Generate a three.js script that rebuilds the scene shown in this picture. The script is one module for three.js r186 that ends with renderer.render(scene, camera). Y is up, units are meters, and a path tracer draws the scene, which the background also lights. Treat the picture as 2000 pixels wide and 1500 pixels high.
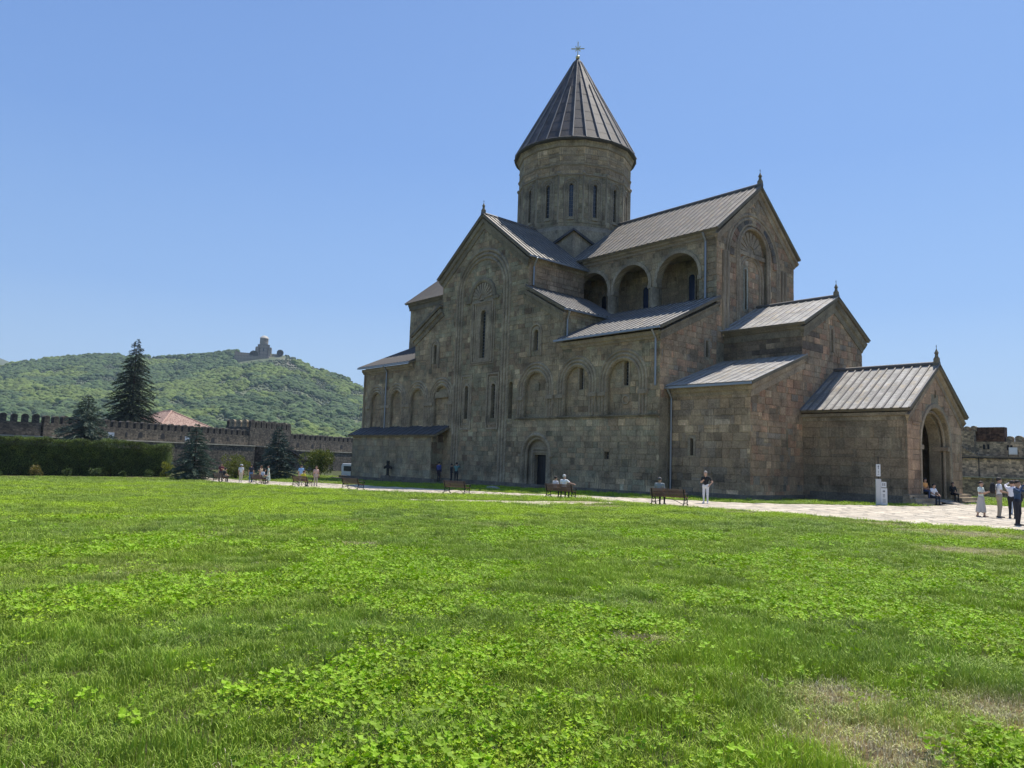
import * as THREE from 'three';
import { mergeGeometries, mergeVertices } from 'three/addons/utils/BufferGeometryUtils.js';
import { MarchingCubes } from 'three/addons/objects/MarchingCubes.js';

// World: metres, +x = west, +z = north, y up; the photographer stands over the origin.
const scene = new THREE.Scene();
const camera = new THREE.PerspectiveCamera(54.70, 4 / 3, 0.1, 9000);
{
  const pitch = 0.10186, roll = 0.033806, yaw = 0.856434;
  const right0 = new THREE.Vector3(Math.cos(yaw), 0, -Math.sin(yaw));
  const flat = new THREE.Vector3(-Math.sin(yaw), 0, -Math.cos(yaw));
  const fwd = flat.clone().multiplyScalar(Math.cos(pitch)).add(new THREE.Vector3(0, Math.sin(pitch), 0));
  const up0 = new THREE.Vector3().crossVectors(right0, fwd);
  const right = right0.clone().multiplyScalar(Math.cos(roll)).addScaledVector(up0, Math.sin(roll));
  const up = up0.clone().multiplyScalar(Math.cos(roll)).addScaledVector(right0, -Math.sin(roll));
  camera.position.set(0, 2.1, 0);
  camera.quaternion.setFromRotationMatrix(new THREE.Matrix4().makeBasis(right, up, fwd.clone().negate()));
}
scene.add(camera);
const renderer = new THREE.WebGLRenderer({ antialias: true });
renderer.toneMapping = THREE.LinearToneMapping;
renderer.toneMappingExposure = 1.18;
renderer.shadowMap.enabled = true;

// the sun: high in the south, a little east of the church's axis
const SUN = new THREE.Vector3(-0.2, 2.0, -1).normalize();
const sun = new THREE.DirectionalLight(new THREE.Color().setRGB(1.0, 0.94, 0.84), 5.0);
sun.position.copy(SUN).multiplyScalar(300).add(new THREE.Vector3(-45, 0, -45));
sun.target.position.set(-45, 0, -45);
sun.castShadow = true;
sun.shadow.mapSize.set(4096, 4096);
Object.assign(sun.shadow.camera, { left: -120, right: 120, top: 120, bottom: -120, near: 1, far: 700 });
scene.add(sun, sun.target);

// clear sky: deep blue overhead, pale towards the horizon, brighter around the sun
function makeSky() {
  const W = 1024, H = 512, data = new Float32Array(W * H * 4);
  const lerp = (a, b, t) => a + (b - a) * t;
  const stops = [[0, .580, .750, .900], [.07, .440, .635, .865], [.2, .255, .440, .785], [.38, .150, .300, .660], [.6, .090, .200, .520], [1, .065, .150, .420]];
  for (let j = 0; j < H; j++) {
    const el = ((j + .5) / H - .5) * Math.PI, sy = Math.sin(el), cy = Math.cos(el);
    const s = Math.max(0, sy);
    let k = 0; while (k < stops.length - 2 && s > stops[k + 1][0]) k++;
    const t = Math.min(1, (s - stops[k][0]) / (stops[k + 1][0] - stops[k][0]));
    const base = [1, 2, 3].map((c) => lerp(stops[k][c], stops[k + 1][c], t));
    for (let i = 0; i < W; i++) {
      const az = ((i + .5) / W - .5) * 2 * Math.PI;
      const dx = cy * Math.cos(az), dz = cy * Math.sin(az);
      const cg = Math.max(-1, Math.min(1, dx * SUN.x + sy * SUN.y + dz * SUN.z)), g = Math.acos(cg);
      const glow = Math.exp(-g / .62), wide = .5 * (1 + cg);
      const o = (j * W + i) * 4;
      const m = .56 + .47 * wide;
      data[o] = base[0] * m + .25 * glow; data[o + 1] = base[1] * m + .33 * glow; data[o + 2] = base[2] * m + .37 * glow; data[o + 3] = 1;
    }
  }
  const t = new THREE.DataTexture(data, W, H, THREE.RGBAFormat, THREE.FloatType);
  t.mapping = THREE.EquirectangularReflectionMapping; t.magFilter = THREE.LinearFilter; t.needsUpdate = true;
  return t;
}
scene.background = makeSky();
scene.environment = scene.background;

// ---------------------------------------------------------------- helpers
function rng(seed) { let a = seed >>> 0; return () => { a |= 0; a = a + 0x6D2B79F5 | 0; let t = Math.imul(a ^ a >>> 15, 1 | a); t = t + Math.imul(t ^ t >>> 7, 61 | t) ^ t; return ((t ^ t >>> 14) >>> 0) / 4294967296; }; }
const V3 = (x, y, z) => new THREE.Vector3(x, y, z);
const clamp = (x, a = 0, b = 1) => Math.min(b, Math.max(a, x));
const mix = (a, b, t) => a + (b - a) * t;
const sstep = (a, b, t) => { t = clamp((t - a) / (b - a)); return t * t * (3 - 2 * t); };
const PI = Math.PI;
function hash2(x, y, s = 0) { let h = Math.imul(x | 0, 374761393) + Math.imul(y | 0, 668265263) + Math.imul(s | 0, 1274126177); h = Math.imul(h ^ h >>> 13, 1274126177); return ((h ^ h >>> 16) >>> 0) / 4294967296; }
function vnoise(x, y, s = 0, P = 0, Q = P) {
  const xi = Math.floor(x), yi = Math.floor(y), fx = x - xi, fy = y - yi;
  const wx = (a) => P ? ((a % P) + P) % P : a, wy = (a) => Q ? ((a % Q) + Q) % Q : a;
  const u = fx * fx * (3 - 2 * fx), v = fy * fy * (3 - 2 * fy);
  const a = hash2(wx(xi), wy(yi), s), b = hash2(wx(xi + 1), wy(yi), s), c = hash2(wx(xi), wy(yi + 1), s), d = hash2(wx(xi + 1), wy(yi + 1), s);
  return a + (b - a) * u + (c - a) * v + (a - b - c + d) * u * v;
}
function fbm(x, y, o = 4, s = 0, P = 0, Q = P) { let v = 0, a = .5, n = 0; for (let i = 0; i < o; i++) { v += a * vnoise(x, y, s + i * 17, P, Q); n += a; x *= 2; y *= 2; a *= .5; P *= 2; Q *= 2; } return v / n; }
function tex(N, fn, srgb = true, repeat = 1, M = N) {
  const d = new Uint8Array(N * M * 4);
  for (let j = 0; j < M; j++) for (let i = 0; i < N; i++) {
    const c = fn(i / N, j / M), o = (j * N + i) * 4;
    if (Array.isArray(c)) { d[o] = clamp(c[0]) * 255; d[o + 1] = clamp(c[1]) * 255; d[o + 2] = clamp(c[2]) * 255; } else d[o] = d[o + 1] = d[o + 2] = clamp(c) * 255;
    d[o + 3] = 255;
  }
  const t = new THREE.DataTexture(d, N, M, THREE.RGBAFormat);
  t.wrapS = t.wrapT = THREE.RepeatWrapping; t.magFilter = THREE.LinearFilter; t.minFilter = THREE.LinearMipmapLinearFilter; t.generateMipmaps = true;
  if (srgb) t.colorSpace = THREE.SRGBColorSpace;
  t.repeat.set(repeat, repeat); t.needsUpdate = true;
  return t;
}
const lin = (r, g, b) => new THREE.Color().setRGB(r, g, b);
function std(r, g, b, rough = .9, extra = {}) { return new THREE.MeshStandardMaterial({ color: lin(r, g, b), roughness: rough, ...extra }); }
function phys(r, g, b, rough = .9, extra = {}) { return new THREE.MeshPhysicalMaterial({ color: lin(r, g, b), roughness: rough, side: THREE.DoubleSide, ...extra }); }

const counts = {};
function numbered(n) { const k = counts[n] = (counts[n] ?? -1) + 1; return k ? n + '_' + String(k).padStart(3, '0') : n; }
function mesh(name, geo, mat, parent) { const m = new THREE.Mesh(geo, mat); m.name = name; m.castShadow = m.receiveShadow = true; if (parent) parent.add(m); return m; }
function thing(name, label, category, pos = [0, 0, 0], turn = 0, group) {
  const o = new THREE.Group(); o.name = numbered(name); o.position.set(...pos); o.rotation.y = turn; o.userData = { label, category };
  if (group) o.userData.group = group;
  scene.add(o); return o;
}
function structure(name, geo, mat, label) { const m = mesh(name, geo, mat, scene); m.userData = { kind: 'structure' }; if (label) m.userData.label = label; return m; }
function plain(g) { const h = g.index ? g.toNonIndexed() : g; for (const k of Object.keys(h.attributes)) if (!['position', 'normal', 'uv', 'color'].includes(k)) h.deleteAttribute(k); if (!h.attributes.normal) h.computeVertexNormals(); if (!h.attributes.uv) h.setAttribute('uv', new THREE.BufferAttribute(new Float32Array(h.attributes.position.count * 2), 2)); return h; }
function merge(list) { return mergeGeometries(list.map(plain), false); }
function box(x0, x1, y0, y1, z0, z1) { // uv in metres
  const g = new THREE.BoxGeometry(x1 - x0, y1 - y0, z1 - z0).toNonIndexed(); g.translate((x0 + x1) / 2, (y0 + y1) / 2, (z0 + z1) / 2); return boxUV(g);
}
function boxUV(g) {
  if (g.index) g = g.toNonIndexed();
  if (!g.attributes.normal) g.computeVertexNormals();
  const p = g.attributes.position, n = g.attributes.normal, uv = new Float32Array(p.count * 2);
  for (let i = 0; i < p.count; i++) {
    const ax = Math.abs(n.getX(i)), ay = Math.abs(n.getY(i)), az = Math.abs(n.getZ(i));
    if (ay > ax && ay > az) { uv[2 * i] = p.getX(i); uv[2 * i + 1] = p.getZ(i); } else if (ax > az) { uv[2 * i] = -p.getZ(i); uv[2 * i + 1] = p.getY(i); } else { uv[2 * i] = p.getX(i); uv[2 * i + 1] = p.getY(i); }
  }
  g.setAttribute('uv', new THREE.BufferAttribute(uv, 2)); return g;
}
function colored(g, r, gg, b) { const n = g.attributes.position.count, c = new Float32Array(n * 3); for (let i = 0; i < n; i++) { c[3 * i] = r; c[3 * i + 1] = gg; c[3 * i + 2] = b; } g.setAttribute('color', new THREE.BufferAttribute(c, 3)); return g; }
function tube(pts, r, seg = 6, closed = false, steps) { const c = new THREE.CatmullRomCurve3(pts.map((p) => Array.isArray(p) ? V3(...p) : p), closed, 'catmullrom', .3); return new THREE.TubeGeometry(c, steps ?? Math.max(2, (pts.length - 1) * 4), r, seg, closed); }
function rod(a, b, r0, r1 = r0, seg = 7) { const A = Array.isArray(a) ? V3(...a) : a, B = Array.isArray(b) ? V3(...b) : b, d = B.clone().sub(A), L = d.length(); const g = new THREE.CylinderGeometry(r1, r0, L, seg, 1); g.translate(0, L / 2, 0); g.applyQuaternion(new THREE.Quaternion().setFromUnitVectors(V3(0, 1, 0), d.divideScalar(L))); g.translate(A.x, A.y, A.z); return g; }
function lathe(pts, seg = 12) { return new THREE.LatheGeometry(pts.map((p) => new THREE.Vector2(...p)), seg); }

// height of the ground
function groundY(x, z) {
  const t = x + 26, k = 1 - .45 * sstep(-28, -42, z);
  const s = t < 0 ? .021 * Math.max(t, -55) * k : .012 * Math.min(t, 60);
  return s + .24 * Math.exp(-(x * x + z * z) / 225);
}
// ---------------------------------------------------------------- materials
const stoneMap = tex(1024, (u, v) => {
  const grain = fbm(u * 64, v * 64, 4, 1, 64), blot = fbm(u * 6, v * 6, 5, 2, 6), streak = fbm(u * 40, v * 3, 4, 3, 40, 3), fleck = vnoise(u * 180, v * 180, 4, 180);
  const st = sstep(.55, .85, streak) * sstep(.45, .7, fbm(u * 8, v * 4, 3, 5, 8, 4));
  const dk = sstep(.52, .78, fbm(u * 5 + 3.3, v * 5, 5, 9, 5));
  let b = .80 + .26 * (grain - .5) + .28 * (blot - .5) + .08 * (fleck - .5) + .20 * st - .12 * dk;
  return [b * 1.0, b * (.985 + .02 * blot), b * (.955 + .05 * (grain - .5))];
}, true, .21);
const stoneBump = tex(512, (u, v) => .5 + .8 * (fbm(u * 48, v * 48, 4, 21, 48) - .5) + .4 * (fbm(u * 8, v * 8, 3, 22, 8) - .5), false, .35);
const roofMap = tex(512, (u, v) => {
  const g = fbm(u * 40, v * 40, 4, 31, 40), b = fbm(u * 5, v * 5, 4, 32, 5), st = fbm(u * 30, v * 4, 4, 33, 30, 4);
  const m = .78 + .3 * (g - .5) + .4 * (b - .5) + .15 * (st - .5), r = sstep(.55, .75, fbm(u * 7, v * 7, 4, 35, 7));
  return [m * (1 + .05 * r), m, m * (1 - .09 * r)];
}, true, .28);
const rubbleMap = tex(1024, (u, v) => {
  // small field stones in thick pale mortar, too far off to tell one by one
  const px = u * 26, py = v * 40; let best = 9, sec = 9, id = 0;
  const ci = Math.floor(px), cj = Math.floor(py);
  for (let dj = -1; dj <= 1; dj++) for (let di = -1; di <= 1; di++) {
    const a = ((ci + di) % 26 + 26) % 26, b = ((cj + dj) % 40 + 40) % 40;
    const x = ci + di + .15 + .7 * hash2(a, b, 51), y = cj + dj + .15 + .7 * hash2(a, b, 52), d = Math.hypot((px - x) * .85, py - y);
    if (d < best) { sec = best; best = d; id = hash2(a, b, 53); } else if (d < sec) sec = d;
  }
  const e = sstep(.02, .2, sec - best), g = fbm(u * 90, v * 90, 3, 54, 90), big = fbm(u * 5, v * 5, 4, 55, 5);
  const st = .5 + .38 * id + .2 * (g - .5), mo = .66 + .2 * (g - .5);
  const m = mix(mo, st, e) * (.82 + .36 * (big - .2));
  return [m * 1.0, m * (.965 - .02 * id), m * (.90 - .04 * id)];
}, true, .12);
const rubbleBump = tex(512, (u, v) => .35 + .4 * fbm(u * 20, v * 30, 3, 61, 20, 30) + .3 * fbm(u * 64, v * 64, 2, 62, 64), false, .12);
const pavMap = tex(512, (u, v) => { const g = fbm(u * 50, v * 50, 4, 71, 50), b = fbm(u * 6, v * 6, 4, 72, 6); const m = .84 + .22 * (g - .5) + .3 * (b - .5); return [m, m * .975, m * .93]; }, true, .3);
const soilMap = tex(512, (u, v) => { const g = fbm(u * 60, v * 60, 4, 81, 60), b = fbm(u * 8, v * 8, 4, 82, 8); const m = .5 + .5 * (g - .5) + .4 * (b - .5); return [m * 1.05, m * .95, m * .75]; }, true, .5);
const woodMap = tex(512, (u, v) => { const g = fbm(u * 4, v * 70, 4, 91, 4, 70), k = fbm(u * 14, v * 14, 3, 92, 14); const m = .72 + .5 * (g - .5) + .2 * (k - .5); return [m, m * .93, m * .86]; }, true, 1);
const barkMap = tex(256, (u, v) => { const g = fbm(u * 30, v * 6, 4, 95, 30, 6); const m = .6 + .8 * (g - .5); return [m, m * .95, m * .88]; }, true, 1);

const M = {
  stone: new THREE.MeshStandardMaterial({ color: lin(1.37, 1.25, 1.14), vertexColors: true, map: stoneMap, bumpMap: stoneBump, bumpScale: .02, roughness: .93 }),
  mortar: new THREE.MeshStandardMaterial({ color: lin(.52, .43, .30), map: stoneMap, bumpMap: stoneBump, bumpScale: .02, roughness: .95 }),
  trim: new THREE.MeshStandardMaterial({ color: lin(.54, .44, .32), map: stoneMap, bumpMap: stoneBump, bumpScale: .02, roughness: .92 }),
  trimBrown: new THREE.MeshStandardMaterial({ color: lin(.58, .45, .32), map: stoneMap, bumpMap: stoneBump, bumpScale: .02, roughness: .92 }),
  darkTrim: new THREE.MeshStandardMaterial({ color: lin(.38, .32, .23), map: stoneMap, bumpMap: stoneBump, bumpScale: .03, roughness: .95 }),
  plinth: new THREE.MeshStandardMaterial({ color: lin(.26, .225, .18), map: stoneMap, bumpMap: stoneBump, bumpScale: .03, roughness: .95 }),
  roofPale: new THREE.MeshStandardMaterial({ color: lin(.49, .46, .415), map: roofMap, roughness: .6 }),
  roofBrown: new THREE.MeshStandardMaterial({ color: lin(.33, .285, .22), map: roofMap, roughness: .62 }),
  roofCone: new THREE.MeshStandardMaterial({ color: lin(.135, .108, .098), map: roofMap, roughness: .66 }),
  coneRib: new THREE.MeshStandardMaterial({ color: lin(.36, .32, .29), map: roofMap, roughness: .6 }),
  roofRib: new THREE.MeshStandardMaterial({ color: lin(.20, .18, .16), map: roofMap, roughness: .6 }),
  roofDark: new THREE.MeshStandardMaterial({ color: lin(.12, .115, .11), map: roofMap, roughness: .7 }),
  gutter: std(.30, .32, .34, .45, { metalness: .6 }),
  glass: new THREE.MeshPhysicalMaterial({ color: lin(.02, .024, .032), roughness: .12, specularIntensity: 1, clearcoat: .4, clearcoatRoughness: .1 }),
  blueGlass: new THREE.MeshPhysicalMaterial({ color: lin(.03, .045, .085), roughness: .15, specularIntensity: 1 }),
  iron: std(.022, .022, .024, .5, { metalness: .4 }),
  grille: std(.16, .165, .16, .6, { metalness: .3 }),
  door: std(.018, .022, .03, .55, { map: woodMap }),
  gold: std(.75, .60, .28, .3, { metalness: .85 }),
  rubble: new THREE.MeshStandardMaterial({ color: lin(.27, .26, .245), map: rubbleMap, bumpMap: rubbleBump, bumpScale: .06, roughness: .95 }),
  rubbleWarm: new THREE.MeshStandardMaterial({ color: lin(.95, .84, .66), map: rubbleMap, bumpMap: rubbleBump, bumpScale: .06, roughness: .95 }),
  coping: new THREE.MeshStandardMaterial({ color: lin(.72, .68, .58), map: stoneMap, roughness: .95 }),
  paving: new THREE.MeshStandardMaterial({ color: 0xffffff, vertexColors: true, map: pavMap, bumpMap: stoneBump, bumpScale: .008, roughness: .85 }),
  pavBase: new THREE.MeshStandardMaterial({ color: lin(.36, .335, .28), map: pavMap, roughness: .95 }),
  whitePlastic: std(.72, .72, .70, .4),
  black: std(.015, .015, .016, .6),
};
// ---------------------------------------------------------------- masonry kit
// A wall frame has local axes u (to the right as one faces the wall), v (up), w (out of the wall).
const FN = (z) => new THREE.Matrix4().makeTranslation(0, 0, z);                                                              // faces north: u = x
const FW = (x) => new THREE.Matrix4().makeBasis(V3(0, 0, -1), V3(0, 1, 0), V3(1, 0, 0)).setPosition(x, 0, 0);                // faces west: u = -z
const FE = (x) => new THREE.Matrix4().makeBasis(V3(0, 0, 1), V3(0, 1, 0), V3(-1, 0, 0)).setPosition(x, 0, 0);                // faces east: u = z
const put = (g, F) => { g.applyMatrix4(F); return g; };
const archPts = (uc, r, v0, vs, n = 16) => { const p = [[uc - r, v0], [uc + r, v0]]; for (let i = 0; i <= n; i++) { const a = PI * i / n; p.push([uc + r * Math.cos(a), vs + r * Math.sin(a)]); } return p; };
const rectPts = (u0, u1, v0, v1) => [[u0, v0], [u1, v0], [u1, v1], [u0, v1]];
function wallGeo(F, outer, holes = [], depth = .8) {
  const s = new THREE.Shape(outer.map((p) => new THREE.Vector2(...p)));
  for (const h of holes) s.holes.push(new THREE.Path(h.map((p) => new THREE.Vector2(...p))));
  const g = new THREE.ExtrudeGeometry(s, { depth, bevelEnabled: false, curveSegments: 8 });
  g.translate(0, 0, -depth); return put(boxUV(g), F);
}
function clipConvex(poly, clip) { // both counter-clockwise
  let out = poly;
  for (let i = 0; i < clip.length && out.length; i++) {
    const [ax, ay] = clip[i], [bx, by] = clip[(i + 1) % clip.length], side = (p) => (bx - ax) * (p[1] - ay) - (by - ay) * (p[0] - ax), src = out; out = [];
    for (let k = 0; k < src.length; k++) {
      const p = src[k], q = src[(k + 1) % src.length], sp = side(p), sq = side(q);
      if (sp >= 0) out.push(p);
      if (sp * sq < 0) { const t = sp / (sp - sq); out.push([p[0] + (q[0] - p[0]) * t, p[1] + (q[1] - p[1]) * t]); }
    }
  }
  return out;
}
const polyArea = (p) => { let a = 0; for (let i = 0; i < p.length; i++) { const [x, y] = p[i], [X, Y] = p[(i + 1) % p.length]; a += x * Y - X * y; } return a / 2; };
// one squared stone: a low prism with chamfered face on the wall's plane
function stoneGeo(pts, h, col, F, bev = .022) {
  const n = pts.length, P = [], U = [], cx = pts.reduce((a, p) => a + p[0], 0) / n, cy = pts.reduce((a, p) => a + p[1], 0) / n;
  const inn = pts.map(([x, y]) => { const dx = cx - x, dy = cy - y; return [x + Math.sign(dx) * Math.min(bev, Math.abs(dx) * .5), y + Math.sign(dy) * Math.min(bev, Math.abs(dy) * .5)]; });
  const tri = (...q) => { for (const [x, y, z] of q) { P.push(x, y, z); U.push(x, y); } };
  for (let i = 1; i < n - 1; i++) tri([...inn[0], h], [...inn[i], h], [...inn[i + 1], h]);
  for (let i = 0; i < n; i++) { const j = (i + 1) % n, a = [...pts[i], 0], b = [...pts[j], 0], c = [...inn[j], h], d = [...inn[i], h]; tri(a, b, c); tri(a, c, d); }
  const g = new THREE.BufferGeometry(); g.setAttribute('position', new THREE.Float32BufferAttribute(P, 3)); g.setAttribute('uv', new THREE.Float32BufferAttribute(U, 2)); g.computeVertexNormals();
  colored(g, ...col); return put(g, F);
}
const allStones = [];
// Lays courses of squared stone over convex wall fields. cut: rectangles [u0,u1,v0,v1] or arches {uc,r,vs,v0} left free.
function layStones(owner, F, fields, cut, seed, tone, o = {}) {
  const R = rng(seed), { lo = .34, hi = .62, wlo = .38, whi = 1.15, odd = .06, pale = .03 } = o;
  let u0 = 1e9, u1 = -1e9, v0 = 1e9, v1 = -1e9;
  for (const f of fields) for (const [u, v] of f) { u0 = Math.min(u0, u); u1 = Math.max(u1, u); v0 = Math.min(v0, v); v1 = Math.max(v1, v); }
  const eye = camera.position;
  for (let v = v0; v < v1 - .03;) {
    let h = mix(lo, hi, R()); if (v + h > v1 - .2) h = v1 - v;
    const blocked = [];
    for (const c of cut) {
      if (Array.isArray(c)) { if (c[2] < v + h - .01 && c[3] > v + .01) blocked.push([c[0], c[1], c[2], c[3]]); } else {
        const b0 = Math.max(c.v0, v); if (b0 >= v + h || v > c.vs + c.r) continue;
        const hw = b0 <= c.vs ? c.r : Math.sqrt(Math.max(0, c.r * c.r - (b0 - c.vs) ** 2)); if (hw > .05) blocked.push([c.uc - hw, c.uc + hw, c.v0, v + h]);
      }
    }
    for (let u = u0 - R() * .6; u < u1;) {
      let w = mix(wlo, whi, R() ** 1.3); if (R() < .12) w = mix(.2, .34, R());
      let rects = [[u, u + w, v, v + h]];
      if (h > .5 && R() < .12) { const m = v + h * mix(.35, .65, R()); rects = [[u, u + w, v, m], [u, u + w, m, v + h]]; }
      for (const b of blocked) {
        const next = [];
        for (const r of rects) {
          if (b[0] >= r[1] || b[1] <= r[0] || b[2] >= r[3] || b[3] <= r[2]) { next.push(r); continue; }
          if (b[0] > r[0] + .02) next.push([r[0], b[0], r[2], r[3]]);
          if (b[1] < r[1] - .02) next.push([b[1], r[1], r[2], r[3]]);
          const m0 = Math.max(r[0], b[0]), m1 = Math.min(r[1], b[1]);
          if (b[2] > r[2] + .02) next.push([m0, m1, r[2], b[2]]);
          if (b[3] < r[3] - .02) next.push([m0, m1, b[3], r[3]]);
        }
        rects = next;
      }
      for (const r of rects) {
        const j = .007; if (r[1] - r[0] < .08 || r[3] - r[2] < .08) continue;
        for (const f of fields) {
          const p = clipConvex(rectPts(r[0] + j, r[1] - j, r[2] + j, r[3] - j), f);
          if (p.length < 3 || polyArea(p) < .012) continue;
          const cu = (r[0] + r[1]) / 2, cv = (r[2] + r[3]) / 2;
          const big = fbm(cu * .13 + seed, cv * .2, 3, seed), b2 = fbm(cu * .45, cv * .35 + seed, 3, seed + 5);
          let col = tone(cu, cv, R, big, b2), k = .90 + .22 * R() + .5 * (b2 - .5);
          if (R() < odd) k *= R() < .6 ? .68 : 1.28; if (R() < pale) { k *= 1.5; }
          col = col.map((c) => c * k);
          const ctr = V3(cu, cv, 0).applyMatrix4(F), d2 = ctr.distanceToSquared(eye);
          allStones.push({ owner, pts: p, h: .018 + .028 * R(), col, F, seen: polyArea(p) / d2, d: Math.sqrt(d2), ctr });
        }
      }
      u += w;
    }
    v += h;
  }
}
// moulding: profile [[across, out], ...] swept along a path in the wall plane (u, v)
function sweep(F, path, prof, closed = false) {
  const n = path.length, m = prof.length, P = [], U = []; const rows = [];
  let run = 0;
  for (let i = 0; i < n; i++) {
    const a = path[closed ? (i - 1 + n) % n : Math.max(0, i - 1)], b = path[closed ? (i + 1) % n : Math.min(n - 1, i + 1)], p = path[i];
    let d1 = [p[0] - a[0], p[1] - a[1]], d2 = [b[0] - p[0], b[1] - p[1]]; const L1 = Math.hypot(...d1) || 1, L2 = Math.hypot(...d2) || 1;
    if (i && !0) run += L1;
    if (L1 === 1 && !d1[0] && !d1[1]) d1 = d2; if (!d2[0] && !d2[1]) d2 = d1;
    const l1 = Math.hypot(...d1), l2 = Math.hypot(...d2), n1 = [-d1[1] / l1, d1[0] / l1], n2 = [-d2[1] / l2, d2[0] / l2]; let nx = n1[0] + n2[0], ny = n1[1] + n2[1]; const l = Math.hypot(nx, ny) || 1; nx /= l; ny /= l;
    const k = 1 / Math.max(.4, nx * n1[0] + ny * n1[1]);
    rows.push(prof.map(([s, o]) => [p[0] + nx * s * k, p[1] + ny * s * k, o, run]));
  }
  const quad = (a, b, c, d, s) => { for (const q of [a, b, c, a, c, d]) { P.push(q[0], q[1], q[2]); U.push(q[0] + q[2], q[1] + q[2]); } };
  for (let i = 0; i < (closed ? n : n - 1); i++) { const A = rows[i], B = rows[(i + 1) % n]; for (let k = 0; k < m - 1; k++) quad(A[k], B[k], B[k + 1], A[k + 1]); }
  if (!closed) for (const [r, f] of [[rows[0], 1], [rows[n - 1], 0]]) for (let k = 1; k < m - 1; k++) { const t = f ? [r[0], r[k], r[k + 1]] : [r[0], r[k + 1], r[k]]; for (const q of t) { P.push(q[0], q[1], q[2]); U.push(q[0], q[1]); } }
  const g = new THREE.BufferGeometry(); g.setAttribute('position', new THREE.Float32BufferAttribute(P, 3)); g.setAttribute('uv', new THREE.Float32BufferAttribute(U, 2)); g.computeVertexNormals();
  return put(g, F);
}
const roll = (c, r, n = 6, base = 0) => { const p = []; for (let i = 0; i <= n; i++) { const a = PI - PI * i / n; p.push([c + r * Math.cos(a), base + r * Math.sin(a)]); } return p; };
const flatProf = (s0, s1, o) => [[s0, 0], [s0 + .01, o], [s1 - .01, o], [s1, 0]];
const archPath = (uc, r, v0, vs, n = 18) => { const p = []; if (v0 < vs) p.push([uc + r, v0]); for (let i = 0; i <= n; i++) { const a = PI * i / n; p.push([uc + r * Math.cos(a), vs + r * Math.sin(a)]); } if (v0 < vs) p.push([uc - r, v0]); return p; };
// arch of k parallel rolls with shafts down to v0
function rollArch(F, uc, r, v0, vs, k = 2, rr = .11) { const gs = []; for (let i = 0; i < k; i++) gs.push(sweep(F, archPath(uc, r - i * rr * 2.5, v0, vs), roll(0, rr))); return gs; }
// window set in a hole of the wall: pane with frame and lead grille as its pieces
function archWindow(parent, F, uc, v0, v1, w, o = {}) {
  const { frame = .16, out = .07, deep = .32, glass = M.glass, trim = M.trim, grid = true, square = false, rows = Math.max(2, Math.round((v1 - v0) / .34)), cols = w > .5 ? 3 : 2 } = o;
  const r = w / 2, vs = square ? v1 : v1 - r;
  const pts = square ? rectPts(uc - r, uc + r, v0, v1) : archPts(uc, r, v0, vs, 10);
  const s = new THREE.Shape(pts.map((p) => new THREE.Vector2(...p))), g = new THREE.ShapeGeometry(s); g.translate(0, 0, -deep);
  const pane = mesh('window', put(g, F), glass, parent);
  const path = square ? [[uc + r, v0], [uc + r, v1], [uc - r, v1], [uc - r, v0]] : archPath(uc, r, v0, vs, 10);
  if (frame) mesh('frame', sweep(F, path, [[-frame, 0], [-frame + .02, out], [-.05, out], [-.01, out * .5], [-.004, -deep * .9]]), trim, pane);
  if (grid) {
    const bars = []; for (let i = 1; i < rows; i++) bars.push(put(box(uc - r * .97, uc + r * .97, v0 + (v1 - v0) * i / rows - .02, v0 + (v1 - v0) * i / rows + .02, -deep + .01, -deep + .045), F));
    for (let i = 1; i < cols; i++) bars.push(put(box(uc - r + w * i / cols - .017, uc - r + w * i / cols + .017, v0, v1 - .06, -deep + .012, -deep + .05), F));
    mesh('grille', merge(bars), M.grille, pane);
  }
  return pane;
}
const holeOf = (uc, v0, v1, w, square) => square ? rectPts(uc - w / 2, uc + w / 2, v0, v1) : archPts(uc, w / 2, v0, v1 - w / 2, 10);
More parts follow.
